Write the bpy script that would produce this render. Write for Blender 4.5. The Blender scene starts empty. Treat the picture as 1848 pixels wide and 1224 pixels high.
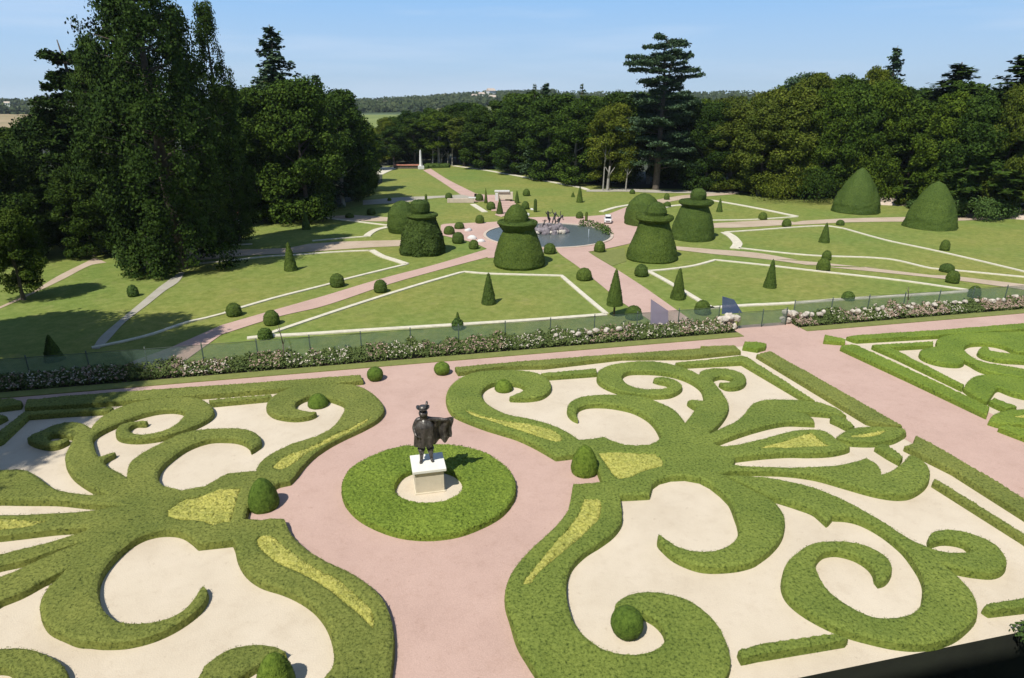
import bpy, bmesh, math, random
import numpy as np
from mathutils import Vector, Matrix, noise, geometry
random.seed(7); RNG = np.random.default_rng(11)
SC = bpy.context.scene
COL = SC.collection
# ------------------------------------------------------------------ camera model
F = 1188.0; PITCH = math.radians(20); H = 12.0; ZL = -4.0
cP, sP = math.cos(PITCH), math.sin(PITCH)
AX = math.radians(12.8)            # the garden's axes against the view
def W(x, y, z=0.0):
    u = (x-924)/F; v = (612-y)/F
    dy = cP+v*sP; dz = -sP+v*cP
    t = (z-H)/dz
    return (u*t, dy*t)
def zpx(Y, ypx):                    # height that shows at image row ypx at forward distance Y
    v = (612-ypx)/F
    return H + Y*(v*cP-sP)/(cP+v*sP)
def depth(Y, Z): return Y*cP-(Z-H)*sP
def UN(u, n):
    return (u*math.cos(AX)-n*math.sin(AX), u*math.sin(AX)+n*math.cos(AX))
CR = dict(A=(0,660,3.85),B=(0,924,3.85),C=(400,660,3.85),D=(400,924,3.85),E=(800,620,3.85),G=(880,924,3.85),
          H=(1240,600,3.85),I=(1368,840,3.1875),J=(1448,560,4.62),K=(0,400,3.85),L=(400,400,3.85),M=(800,400,3.85),
          N=(1200,400,3.85),O=(1448,330,4.08),P=(640,260,4.62),Q=(380,240,4.08),R=(760,120,4.08),T=(1040,320,4.62),
          V=(820,330,6.6),U=(660,250,9.24),X=(0,0,1))
def parse(s, z=0.0):
    cur = 'X'; out = []
    for t in s.split():
        if t in CR: cur = t; continue
        c = t.endswith('!')
        a, b = t.rstrip('!').split(',')
        ox, oy, k = CR[cur]
        p = W(ox+float(a)/k, oy+float(b)/k, z)
        out.append((p[0], p[1], c))
    return out
def smooth(pts, closed=True, step=0.09):
    n = len(pts); out = []
    rng = range(n) if closed else range(n-1)
    for i in rng:
        p1 = np.array(pts[i][:2]); p2 = np.array(pts[(i+1) % n][:2])
        p0 = np.array(pts[i-1][:2]) if (closed or i > 0) and not pts[i][2] else p1-(p2-p1)
        p3 = np.array(pts[(i+2) % n][:2]) if (closed or i < n-2) and not pts[(i+1) % n][2] else p2+(p2-p1)
        L = np.linalg.norm(p2-p1)
        if L < 1e-6: continue
        k = max(1, int(L/step))
        # centripetal-like tangents, limited so that uneven spacing does not loop
        d01 = np.linalg.norm(p1-p0)+1e-9; d23 = np.linalg.norm(p3-p2)+1e-9
        m1 = (p2-p0)/(d01+L)*L; m2 = (p3-p1)/(d23+L)*L
        for j in range(k):
            t = j/k; t2 = t*t; t3 = t2*t
            out.append((2*t3-3*t2+1)*p1+(t3-2*t2+t)*m1+(-2*t3+3*t2)*p2+(t3-t2)*m2)
    if not closed: out.append(np.array(pts[-1][:2]))
    return np.array(out)
def inside(P, poly):
    x = P[:, 0]; y = P[:, 1]; r = np.zeros(len(P), bool)
    a = poly; b = np.roll(poly, -1, axis=0)
    for (x1, y1), (x2, y2) in zip(a, b):
        if y1 == y2: continue
        c = ((y1 > y) != (y2 > y)) & (x < (x2-x1)*(y-y1)/(y2-y1)+x1)
        r ^= c
    return r
# ------------------------------------------------------------------ objects
def setp(o, label=None, cat=None, group=None, kind=None):
    if label: o['label'] = label
    if cat: o['category'] = cat
    if group: o['group'] = group
    if kind: o['kind'] = kind
    return o
def mobj(name, V, Fc, mats, parent=None, mi=None, smoothf=False, loc=None):
    me = bpy.data.meshes.new(name)
    if isinstance(V, np.ndarray): V = V.tolist()
    if isinstance(Fc, np.ndarray): Fc = Fc.tolist()
    me.from_pydata(V, [], Fc)
    if not isinstance(mats, (list, tuple)): mats = [mats]
    for m in mats: me.materials.append(m)
    if mi is not None: me.polygons.foreach_set('material_index', np.asarray(mi, dtype=np.int32))
    if smoothf: me.polygons.foreach_set('use_smooth', np.ones(len(me.polygons), bool))
    me.update()
    o = bpy.data.objects.new(name, me); COL.objects.link(o)
    if parent: o.parent = parent
    if loc: o.location = loc
    return o
def bobj(name, bm, mat, parent=None, sm=False, loc=None):
    me = bpy.data.meshes.new(name); bm.to_mesh(me); bm.free()
    for m in (mat if isinstance(mat, (list, tuple)) else [mat]): me.materials.append(m)
    if sm: me.polygons.foreach_set('use_smooth', np.ones(len(me.polygons), bool))
    o = bpy.data.objects.new(name, me); COL.objects.link(o)
    if parent: o.parent = parent
    if loc: o.location = loc
    return o
def empty(name, loc=(0,0,0), rz=0, label=None, cat=None, group=None):
    o = bpy.data.objects.new(name, None); COL.objects.link(o)
    o.location = loc; o.rotation_euler = (0, 0, rz); o.empty_display_size = .3
    return setp(o, label, cat, group)
def box(bm, c, s, rz=0, bev=0.0, mi=0, tilt=None):
    g = bmesh.ops.create_cube(bm, size=1.0)
    M = Matrix.Translation(c) @ Matrix.Rotation(rz, 4, 'Z')
    if tilt: M = M @ tilt
    bmesh.ops.transform(bm, matrix=M @ Matrix.Diagonal((*s, 1)), verts=g['verts'])
    fs = set(f for v in g['verts'] for f in v.link_faces)
    if bev:
        es = set(e for v in g['verts'] for e in v.link_edges)
        r = bmesh.ops.bevel(bm, geom=list(es), offset=bev, segments=2, affect='EDGES', profile=.6)
        fs = set(f for f in bm.faces if f.is_valid and (f in fs or f in r['faces']))
    for f in fs:
        if f.is_valid: f.material_index = mi
def tube(bm, p0, p1, r0, r1, seg=8, mi=0, cap=True):
    p0 = Vector(p0); p1 = Vector(p1); d = (p1-p0)
    if d.length < 1e-6: return
    q = d.normalized().to_track_quat('Z', 'Y')
    A = [bm.verts.new(p0+q @ Vector((math.cos(a)*r0, math.sin(a)*r0, 0))) for a in [2*math.pi*i/seg for i in range(seg)]]
    B = [bm.verts.new(p1+q @ Vector((math.cos(a)*r1, math.sin(a)*r1, 0))) for a in [2*math.pi*i/seg for i in range(seg)]]
    for i in range(seg):
        f = bm.faces.new((A[i], A[(i+1) % seg], B[(i+1) % seg], B[i])); f.material_index = mi; f.smooth = True
    if cap:
        bm.faces.new(B).material_index = mi; bm.faces.new(A[::-1]).material_index = mi
# ------------------------------------------------------------------ materials
def mat(name, build):
    m = bpy.data.materials.new(name); m.use_nodes = True
    nt = m.node_tree; b = nt.nodes['Principled BSDF']
    build(nt, b); return m
def N(nt, t, **k):
    n = nt.nodes.new(t)
    for a, v in k.items():
        if a.startswith('i_'): n.inputs[a[2:].replace('_', ' ')].default_value = v
        else: setattr(n, a, v)
    return n
def ramp(nt, src, cols):
    r = N(nt, 'ShaderNodeValToRGB'); e = r.color_ramp.elements
    while len(e) < len(cols): e.new(.5)
    for q, (p, c) in zip(e, cols): q.position = p; q.color = (*c, 1)
    nt.links.new(src, r.inputs[0]); return r.outputs[0]
def ntex(nt, co, scale, detail=4, rough=.55):
    n = N(nt, 'ShaderNodeTexNoise'); n.inputs['Scale'].default_value = scale
    n.inputs['Detail'].default_value = detail; n.inputs['Roughness'].default_value = rough
    nt.links.new(co, n.inputs['Vector']); return n.outputs['Fac']
def wpos(nt): return N(nt, 'ShaderNodeNewGeometry').outputs['Position']
def mixc(nt, fac, a, b, mode='MIX'):
    m = N(nt, 'ShaderNodeMix', data_type='RGBA', blend_type=mode)
    for k, v in ((0, fac), (6, a), (7, b)):
        if hasattr(v, 'links') or hasattr(v, 'is_output'): nt.links.new(v, m.inputs[k])
        elif k == 0: m.inputs[0].default_value = v
        else: m.inputs[k].default_value = (*v, 1)
    return m.outputs[2]
def bump(nt, b, h, s, d):
    n = N(nt, 'ShaderNodeBump'); n.inputs['Strength'].default_value = s; n.inputs['Distance'].default_value = d
    nt.links.new(h, n.inputs['Height']); nt.links.new(n.outputs[0], b.inputs['Normal'])
def foliage(name, dark, mid, light, s1=.35, s2=9., bs=.6, bd=.03, rough=.75, objrand=0.0, tr=0.0, mottled=True):
    def f(nt, b):
        co = wpos(nt)
        n1 = ntex(nt, co, s1, 3); n2 = ntex(nt, co, s2, 5, .7)
        c1 = ramp(nt, n2, [(.34, dark), (.47, mid), (.72, light)])
        big = ramp(nt, n1, [(.3, (.8, .84, .78)), (.7, (1.18, 1.12, 1.1))])
        c = mixc(nt, 1.0, c1, big, 'MULTIPLY')
        if objrand:
            oi = N(nt, 'ShaderNodeObjectInfo')
            rr = ramp(nt, oi.outputs['Random'], [(0, (1-objrand, 1-objrand*.8, 1-objrand*.2)), (.5, (1, 1, 1)), (1, (1+objrand*1.2, 1+objrand*.7, 1-objrand*.3))])
            c = mixc(nt, 1.0, c, rr, 'MULTIPLY')
        nt.links.new(c, b.inputs['Base Color'])
        b.inputs['Roughness'].default_value = rough
        b.inputs['Specular IOR Level'].default_value = .06 if not bs else .2
        if bs:
            n3 = ntex(nt, co, s2*3.2, 4, .7); bump(nt, b, n3, bs, bd)
    return mat(name, f)
M_BOX = foliage('box_leaf', (.045,.062,.012), (.165,.195,.042), (.25,.28,.07), .5, 13, .7, .03)
M_BOXL = foliage('box_leaf_fresh', (.045,.075,.01), (.15,.22,.028), (.24,.32,.05), .6, 13, .7, .03)
M_BOXR = foliage('box_leaf_vivid', (.04,.065,.01), (.155,.205,.038), (.24,.295,.065), .5, 13, .7, .03)
M_GOLD = foliage('golden_leaf', (.22,.22,.04), (.42,.42,.10), (.58,.56,.17), .8, 9, .8, .04)
M_TOP = foliage('topiary_leaf', (.026,.048,.008), (.062,.102,.016), (.105,.155,.03), .5, 8, .9, .06, objrand=.15)
M_TOPL = foliage('ball_leaf', (.055,.10,.012), (.115,.185,.024), (.18,.27,.04), .6, 9, .9, .05, objrand=.12)
M_TREE = foliage('tree_leaf', (.014,.030,.005), (.034,.066,.008), (.105,.165,.024), .16, .9, 0, 0, .75, objrand=.4)
M_TREEY = foliage('tree_leaf_olive', (.024,.040,.004), (.072,.098,.010), (.175,.20,.030), .16, .9, 0, 0, .65, objrand=.2)
M_TREEB = foliage('tree_leaf_blue', (.016,.034,.016), (.05,.09,.042), (.13,.19,.10), .2, 1.1, 0, 0, .65)
M_TREED = foliage('tree_leaf_dark', (.008,.019,.003), (.026,.052,.007), (.075,.12,.018), .2, 1.0, 0, 0, .7, objrand=.2)
M_FAR = foliage('far_leaf', (.03,.045,.02), (.05,.07,.03), (.09,.11,.05), .01, .05, 0, 0, .9)
M_SHRUB = foliage('shrub_leaf', (.03,.06,.012), (.06,.11,.022), (.11,.18,.04), .8, 6, .6, .04, objrand=.2)
M_ROSE = foliage('rose_leaf', (.03,.05,.015), (.075,.11,.03), (.15,.19,.06), 1.2, 7, .5, .03)
def m_lawn(nt, b):
    co = wpos(nt)
    a = ntex(nt, co, .07, 4, .6); f = ntex(nt, co, 1.6, 5, .7); g = ntex(nt, co, 14, 3, .7)
    c = ramp(nt, f, [(.28, (.135,.175,.038)), (.48, (.188,.226,.055)), (.75, (.27,.29,.09))])
    c = mixc(nt, 1, c, ramp(nt, a, [(.3, (.78,.94,.82)), (.7, (1.22,1.06,1.05))]), 'MULTIPLY')
    c = mixc(nt, 1, c, ramp(nt, g, [(.3, (.78,.8,.78)), (.7, (1.2,1.18,1.15))]), 'MULTIPLY')
    mp = N(nt, 'ShaderNodeMapping'); mp.inputs['Rotation'].default_value = (0, 0, .55); nt.links.new(co, mp.inputs[0])
    wv = N(nt, 'ShaderNodeTexWave'); wv.inputs['Scale'].default_value = .32; wv.inputs['Distortion'].default_value = 6; wv.inputs['Detail'].default_value = 2
    nt.links.new(mp.outputs[0], wv.inputs['Vector'])
    c = mixc(nt, 1, c, ramp(nt, wv.outputs['Fac'], [(.2, (.98,.98,.98)), (.8, (1.02,1.02,1.02))]), 'MULTIPLY')
    dry = ntex(nt, co, .55, 6, .75)
    c = mixc(nt, ramp(nt, dry, [(.56, (0,0,0)), (.70, (.45,.45,.45))]), c, (.27,.25,.10))
    nt.links.new(c, b.inputs['Base Color']); b.inputs['Roughness'].default_value = .9
    b.inputs['Specular IOR Level'].default_value = .15
    bump(nt, b, g, .6, .03)
M_LAWN = mat('lawn', m_lawn)
def m_strip(nt, b):
    co = wpos(nt); f = ntex(nt, co, 2.2, 5, .7); g = ntex(nt, co, 20, 3)
    c = ramp(nt, f, [(.3, (.15,.17,.04)), (.6, (.2,.22,.055)), (.8, (.25,.25,.07))])
    c = mixc(nt, 1, c, ramp(nt, g, [(.3, (.85,.85,.85)), (.7, (1.12,1.12,1.1))]), 'MULTIPLY')
    nt.links.new(c, b.inputs['Base Color']); b.inputs['Roughness'].default_value = .9; bump(nt, b, g, .5, .03)
M_STRIP = mat('grass_strip', m_strip)
def gravel(name, c0, c1, c2, sp=.10):
    def f(nt, b):
        co = wpos(nt); a = ntex(nt, co, .35, 5, .6); g = ntex(nt, co, 45, 2, .6); v = N(nt, 'ShaderNodeTexVoronoi'); v.inputs['Scale'].default_value = 28
        nt.links.new(co, v.inputs['Vector'])
        c = ramp(nt, a, [(.3, c0), (.5, c1), (.72, c2)]); tr_ = ntex(nt, co, 1.7, 7, .8); c = mixc(nt, 1, c, ramp(nt, tr_, [(.34, (.93,.915,.90)), (.48, (1,1,1)), (.7, (1.03,1.03,1.03))]), 'MULTIPLY')
        c = mixc(nt, 1, c, ramp(nt, g, [(.3, (1-sp,)*3), (.7, (1+sp,)*3)]), 'MULTIPLY')
        s = ntex(nt, co, 5, 6, .75)
        c = mixc(nt, 1, c, ramp(nt, s, [(.30, (.82,.79,.76)), (.40, (1,1,1))]), 'MULTIPLY')
        nt.links.new(c, b.inputs['Base Color']); b.inputs['Roughness'].default_value = .95
        b.inputs['Specular IOR Level'].default_value = .1
        bump(nt, b, v.outputs['Distance'], .25, .01)
    return mat(name, f)
M_CREAM = gravel('cream_gravel', (.56,.475,.36), (.615,.53,.41), (.66,.575,.455))
M_PINK = gravel('pink_gravel', (.475,.328,.272), (.515,.358,.298), (.545,.383,.32))
M_BEIGE = gravel('beige_gravel', (.42,.33,.23), (.48,.38,.28), (.52,.42,.32))
M_GREY = gravel('grey_gravel', (.33,.31,.24), (.40,.37,.30), (.45,.42,.35))
def stone(name, c, var=.15, sc=3., rough=.85):
    def f(nt, b):
        co = wpos(nt); a = ntex(nt, co, sc, 6, .65)
        k = ramp(nt, a, [(.3, tuple(x*(1-var) for x in c)), (.7, tuple(min(1, x*(1+var)) for x in c))])
        nt.links.new(k, b.inputs['Base Color']); b.inputs['Roughness'].default_value = rough
        bump(nt, b, ntex(nt, co, sc*8, 4), .35, .02)
    return mat(name, f)
M_KERB = stone('kerb_stone', (.64,.59,.46), .16, 2)
M_PED = stone('pedestal_stone', (.62,.55,.42), .08, 2.5)
M_SLAB = stone('slab_stone', (.80,.78,.70), .06, 3)
M_WALL = stone('retaining_stone', (.34,.31,.25), .3, 1.2)
M_ROCK = stone('rock', (.20,.175,.185), .6, 2.5)
M_ROCKW = stone('pale_rock', (.50,.45,.38), .4, 3)
M_TAN = stone('tan_coping', (.55,.45,.36), .15, 1.5)
M_BRICK = stone('terracotta', (.42,.17,.11), .25, 1.5)
M_WHITE = stone('white_stone', (.64,.63,.60), .05, 3)
M_BARK = stone('bark', (.10,.08,.06), .45, 3)
M_BARKP = stone('pale_bark', (.29,.27,.23), .3, 2)
M_SOIL = stone('soil', (.06,.045,.03), .3, 2, .95)
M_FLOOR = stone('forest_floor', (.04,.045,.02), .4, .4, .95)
M_SHADE = stone('painted_shade', (.018,.022,.012), .4, .6, .95)  # near-black colour that paints the castle's shade on pit and terrace side
def m_bronze(nt, b):
    co = wpos(nt); a = ntex(nt, co, 7, 5, .6)
    nt.links.new(ramp(nt, a, [(.35, (.05,.045,.042)), (.6, (.11,.10,.09)), (.8, (.24,.25,.23))]), b.inputs['Base Color'])
    b.inputs['Metallic'].default_value = .45; b.inputs['Roughness'].default_value = .38
    bump(nt, b, ntex(nt, co, 16, 4), .5, .02)
M_BRONZE = mat('bronze', m_bronze)
def m_water(nt, b):
    b.inputs['Base Color'].default_value = (.105,.125,.12,1); b.inputs['Roughness'].default_value = .25
    bump(nt, b, ntex(nt, wpos(nt), 4, 3), .35, .03)
M_WATER = mat('basin_water', m_water)
def net(name, col, op):
    def f(nt, b):
        out = nt.nodes['Material Output']
        b.inputs['Base Color'].default_value = (*col, 1); b.inputs['Roughness'].default_value = .8
        tr = N(nt, 'ShaderNodeBsdfTransparent'); tl = N(nt, 'ShaderNodeBsdfTranslucent'); tl.inputs[0].default_value = (*col, 1)
        m0 = N(nt, 'ShaderNodeMixShader'); m0.inputs[0].default_value = .3
        nt.links.new(b.outputs[0], m0.inputs[1]); nt.links.new(tl.outputs[0], m0.inputs[2])
        m1 = N(nt, 'ShaderNodeMixShader')
        w = N(nt, 'ShaderNodeTexNoise'); w.inputs['Scale'].default_value = 1.3; nt.links.new(wpos(nt), w.inputs['Vector'])
        mr = N(nt, 'ShaderNodeMapRange'); mr.inputs[3].default_value = op-.08; mr.inputs[4].default_value = op+.08
        mr.inputs[1].default_value = .3; mr.inputs[2].default_value = .7
        nt.links.new(w.outputs['Fac'], mr.inputs[0]); nt.links.new(mr.outputs[0], m1.inputs[0])
        nt.links.new(tr.outputs[0], m1.inputs[1]); nt.links.new(m0.outputs[0], m1.inputs[2])
        nt.links.new(m1.outputs[0], out.inputs['Surface'])
    return mat(name, f)
M_NET = net('green_net', (.15,.23,.18), .54)
M_LILAC = net('lilac_sheet', (.42,.38,.50), .8)
M_BLUE = net('blue_sheet', (.10,.15,.30), .75)
def plain(name, c, r=.6, me=0):
    def f(nt, b):
        b.inputs['Base Color'].default_value = (*c, 1); b.inputs['Roughness'].default_value = r; b.inputs['Metallic'].default_value = me
    return mat(name, f)
M_POST = plain('post_metal', (.06,.08,.06), .6)
M_PAINT = plain('white_paint', (.8,.8,.8), .3)
M_GLASS = plain('dark_glass', (.02,.025,.03), .08)
M_TYRE = plain('tyre', (.02,.02,.02), .8)
M_BLOOM = stone('bloom_white', (.62,.56,.46), .35, 9)
M_BLOOMP = stone('bloom_pink', (.36,.26,.20), .45, 6)
M_SPRAY = net('water_spray', (.8,.85,.9), .6)
# ------------------------------------------------------------------ leaf scatter
def leafquads(P, Nn, size, rnd=.7, aspect=1.0, up=None):
    n = len(P)
    R = RNG.normal(size=(n, 3)); Nn = Nn+R*rnd
    Nn /= np.linalg.norm(Nn, axis=1)[:, None]+1e-9
    A = np.cross(Nn, RNG.normal(size=(n, 3))) if up is None else np.cross(np.cross(Nn, np.tile(up, (n, 1))), Nn)
    A /= np.linalg.norm(A, axis=1)[:, None]+1e-9
    B = np.cross(Nn, A)
    s = size*(.6+.8*RNG.random(n))[:, None]*.5
    A = A*s*aspect; B = B*s
    V = np.empty((n, 4, 3)); V[:, 0] = P-A; V[:, 1] = P-B*.9; V[:, 2] = P+A; V[:, 3] = P+B*.9
    return V.reshape(-1, 3), np.arange(n*4).reshape(-1, 4)
def merge(parts):
    Vs = []; Fs = []; mi = []; o = 0
    for V, Fc, m in parts:
        Vs.append(np.asarray(V, float)); o2 = o+len(V)
        Fs += (np.asarray(Fc)+o).tolist() if isinstance(Fc, np.ndarray) else [[i+o for i in f] for f in Fc]
        mi += [m]*len(Fc); o = o2
    return np.vstack(Vs), Fs, mi
# ------------------------------------------------------------------ hedge builder
def cdt_region(polys, holes, grid, jit=.25):
    def dens(p):
        if not grid: return p
        out = []
        for a, b in zip(p, np.roll(p, -1, axis=0)):
            k = max(1, int(np.linalg.norm(b-a)/(grid*1.05)))
            out += [a+(b-a)*j/k for j in range(k)]
        return np.array(out)
    polys = [dens(np.asarray(p)) for p in polys]; holes = [dens(np.asarray(p)) for p in holes]
    allp = [p for p in polys]+[h for h in holes]
    pts = []; edges = []
    for p in allp:
        b = len(pts); k = len(p)
        pts += [Vector((x, y)) for x, y in p]; edges += [(b+i, b+(i+1) % k) for i in range(k)]
    st = np.vstack(polys); lo = st.min(0); hi = st.max(0)
    if grid:
        gx, gy = np.meshgrid(np.arange(lo[0], hi[0], grid), np.arange(lo[1], hi[1], grid))
        G = np.stack([gx.ravel(), gy.ravel()], 1); G += RNG.uniform(-jit, jit, G.shape)*grid
        m = np.zeros(len(G), bool)
        for p in polys: m |= inside(G, p)
        for h in holes: m &= ~inside(G, h)
        G = G[m]; B = np.vstack(allp)
        keep = np.ones(len(G), bool)
        for i in range(0, len(G), 4000):
            d = np.sqrt(((G[i:i+4000, None]-B[None])**2).sum(2)).min(1); keep[i:i+4000] = d > grid*.6
        pts += [Vector((x, y)) for x, y in G[keep]]
    r = geometry.delaunay_2d_cdt(pts, edges, [], 0, 1e-5)
    V = np.array([tuple(v) for v in r[0]]); T = np.array([f for f in r[2] if len(f) == 3])
    c = V[T].mean(1); m = np.zeros(len(T), bool)
    for p in polys: m |= inside(c, p)
    for h in holes: m &= ~inside(c, h)
    T = T[m]
    a = V[T]; area = np.cross(a[:, 1]-a[:, 0], a[:, 2]-a[:, 0])
    if np.median(area) < 0: T = T[:, ::-1]
    return V, T
def hedge(name, polys, holes=(), h=.24, z0=0.0, grid=.1, mt=None, r=.05, rough=.012, tufts=520, tsize=.025, batter=.03, parent=None):
    mt = mt or M_BOX
    V, T = cdt_region(polys, holes, grid)
    used = np.unique(T); mp = -np.ones(len(V), int); mp[used] = np.arange(len(used)); V = V[used]; T = mp[T]
    E = {}
    for t in T:
        for i in range(3):
            E[(t[i], t[(i+1) % 3])] = 1
    bd = [(a, b) for (a, b) in E if (b, a) not in E]
    bset = np.unique(np.array(bd)); BV = V[bset]
    d = np.empty(len(V))
    for i in range(0, len(V), 3000):
        d[i:i+3000] = np.sqrt(((V[i:i+3000, None]-BV[None])**2).sum(2)).min(1)
    t = np.clip(1-d/max(r, grid*.8), 0, 1)
    Z = z0+h-r*t*t
    nz = np.array([noise.noise(Vector((x*1.1, y*1.1, 0)))*rough*1.6+noise.noise(Vector((x*7, y*7, 3)))*rough for x, y in V])
    Z += nz+RNG.normal(size=len(V))*rough*.35
    top = np.column_stack([V, Z])
    # outward normals at the boundary
    bn = {}
    for a, b in bd:
        e = V[b]-V[a]; n2 = np.array([e[1], -e[0]])
        for q in (a, b): bn[q] = bn.get(q, 0)+n2
    idx = {}; ring1 = []; ring2 = []
    for q in bset:
        n2 = bn[q]; n2 = n2/(np.linalg.norm(n2)+1e-9); idx[q] = len(ring1)
        w = noise.noise(Vector((V[q][0]*4, V[q][1]*4, 5)))*rough
        ring1.append((*(V[q]+n2*(.012+w)), z0+h*.55)); ring2.append((*(V[q]+n2*batter), z0-.01))
    n0 = len(top); n1 = len(ring1)
    VV = np.vstack([top, np.array(ring1), np.array(ring2)])
    FF = T.tolist()
    for a, b in bd:
        i, j = idx[a], idx[b]
        FF.append([b, a, n0+i, n0+j]); FF.append([n0+j, n0+i, n0+n1+i, n0+n1+j])
    parts = [(VV, FF, 0)]
    if tufts:
        A = top[T]; ar = np.linalg.norm(np.cross(A[:, 1]-A[:, 0], A[:, 2]-A[:, 0]), axis=1)/2
        dist = np.hypot(A[:, 0, 0], A[:, 0, 1]); k = np.clip(17/np.maximum(dist, 9), .35, 1.6)**1.5
        nt_ = RNG.poisson(ar*tufts*k); ii = np.repeat(np.arange(len(T)), nt_)
        u = RNG.random((len(ii), 2)); fl = u.sum(1) > 1; u[fl] = 1-u[fl]
        P = A[ii, 0]+u[:, :1]*(A[ii, 1]-A[ii, 0])+u[:, 1:]*(A[ii, 2]-A[ii, 0])
        P[:, 2] += RNG.random(len(P))*.012
        parts.append((*leafquads(P, np.tile([0, 0, 1.], (len(P), 1)), tsize, .38), 0))
        # sides
        SP = []; SN = []
        for a, b in bd:
            e = V[b]-V[a]; L = np.hypot(*e); kk = RNG.poisson(L*h*tufts*.9)
            n2 = np.array([e[1], -e[0]])/(L+1e-9)
            for _ in range(kk):
                s = RNG.random(); zz = RNG.random(); p = V[a]+e*s+n2*(batter*(1-zz)*.8+.005)
                SP.append((p[0], p[1], z0+h*zz*.97)); SN.append((n2[0], n2[1], .3))
        if SP: parts.append((*leafquads(np.array(SP), np.array(SN), tsize, .5), 0))
    VV, FF, mi = merge(parts)
    o = mobj(name, VV, FF, mt, parent, mi)
    return o
def sheet(name, outline, z, mt, kind='structure', thick=0.0):
    V, T = cdt_region([outline], [], None)
    used = np.unique(T); mp = -np.ones(len(V), int); mp[used] = np.arange(len(used)); V = V[used]; T = mp[T]
    o = mobj(name, np.column_stack([V, np.full(len(V), z)]), T, mt)
    if kind: o['kind'] = kind
    return o
def PS(s, z=0.0, step=.09): return smooth(parse(s, z), True, step)
def PC(s, z=0.0): return np.array([p[:2] for p in parse(s, z)])
# ================================================================== UPPER TERRACE
HH = .24
def block(name, u0, u1, n0, n1, z0, z1, mt, side=None):
    bm = bmesh.new(); c = UN((u0+u1)/2, (n0+n1)/2)
    box(bm, (c[0], c[1], (z0+z1)/2), (u1-u0, n1-n0, z1-z0), AX)
    if side:
        for f in bm.faces: f.material_index = 0 if f.normal.z > .5 else 1
        bm.normal_update()
        for f in bm.faces: f.material_index = 0 if f.normal.z > .5 else 1
    return setp(bobj(name, bm, [mt]+([side] if side else [])), kind='structure')
EDGE = 31.45; SHADE_EDGE = 9.42  # second value: terrace cut short along the castle's shadow line
block('parterre_terrace', -55, 75, SHADE_EDGE, EDGE, -10.5, 0.0, M_CREAM, M_SHADE)  # sides get the painted shade colour
def unpoly(name, pts, z, mt): return sheet(name, np.array([UN(*p) for p in pts]), z, mt)
unpoly('cross_path', [(-54.9, 28.75), (-1, 28.75), (4, 28.7), (24, 28.35), (74.9, 27.8), (74.9, 29.75), (-54.9, 29.75)], .005, M_PINK)
block('grass_strip', -54.5, 19.55, 29.72, 30.35, -.05, .045, M_STRIP)
block('grass_strip', 23.4, 74, 29.72, 30.35, -.05, .045, M_STRIP)
unpoly('flower_bed_soil', [(-54.5, 30.35), (19.6, 30.35), (19.6, 31.44), (-54.5, 31.44)], .012, M_SOIL)
unpoly('flower_bed_soil', [(23.4, 30.35), (74, 30.35), (74, 31.44), (23.4, 31.44)], .012, M_SOIL)
unpoly('landing', [(19.6, 29.7), (23.4, 29.7), (23.4, 31.44), (19.6, 31.44)], .009, M_PINK)
CP = PS("X 640,683! 700,655! 812,652! 832,676 824,700 828,738 880,757 955,785 1005,812 1050,806! 1075,806! 1096,872! 1050,880! 1040,905 1005,960 960,1015 938,1070 945,1130 980,1215 1005,1300! 690,1300! 692,1200 685,1130 650,1078 590,1040 515,985 500,950! 430,950! 446,878! 500,862! 550,816 630,768 672,742 662,722! 640,700!")
sheet('central_path', CP, .009, M_PINK)
DP = PC("X 1330,606 1374,640 1458,685 1600,772 1648,802 1838,915 1970,1003 2030,850 1870,780 1795,750 1527,620 1490,598 1420,588 1350,592")
sheet('diagonal_path', DP, .013, M_PINK)
sheet('statue_circle', PS('X 705,880 712,862 730,846 790,835 835,855 842,871 838,890 815,903 790,911 760,912 730,905 712,895'), .017, M_CREAM)
# ---- left scroll parterre
LSTEM = PS("A 860,960! 740,888 640,845 520,765 465,690 452,620 470,570 500,520 512,483! 470,476 400,467 348,473 323,494 345,513 400,513 450,497 474,503! 455,520 400,545 340,552 270,540 215,520 188,495 210,480 280,446 360,412 430,390 500,387 560,394 600,408 630,432! 660,388 720,340 800,295 900,260 1050,229 1200,215 1320,214 1400,228 1460,268 1482,308 1462,345 1400,385 1300,430 1150,480 1000,504 900,504 830,490 803,458 815,425 850,400 920,383 1022,378! 1010,392 950,393 905,412 888,438 930,464 1000,468 1100,455 1180,425 1240,385 1280,340 1286,316! 1250,303 1180,297 1080,307 950,340 830,388 730,432 660,472 640,497 645,540 660,590 678,622! 705,620 750,605 797,592! 785,608 740,632 716,660 745,692 800,722 860,757 900,800 1000,900!", HH)
LARM = PS("A 880,760! 886,720 896,680 930,640 1000,590 1100,540 1200,490 1300,455 1420,435 1550,429 1680,431 1760,453 1805,492 1812,515 1800,540 1745,578! 1735,548 1700,522 1640,503 1560,497 1470,500 1380,522 1280,566 1190,628 1120,690 1093,745 1100,795 1135,828! 1180,846 1260,858 1340,850 1420,830 1500,787 1560,750! 1650,740 1780,732! 1840,860! 1700,1000! 1600,1110! 1200,1080! 900,1000!", HH)
LBODY = PC("B 600,100 850,-60 A 1100,820 1260,858 1420,830 C 30,745 240,725 360,826 213,850 158,1064 432,1058 D 460,110 98,235 B 1640,190 1375,214 1330,174 1270,136 1200,121 1100,122 1000,145 900,190 800,250 700,310 560,360", HH)
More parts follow.
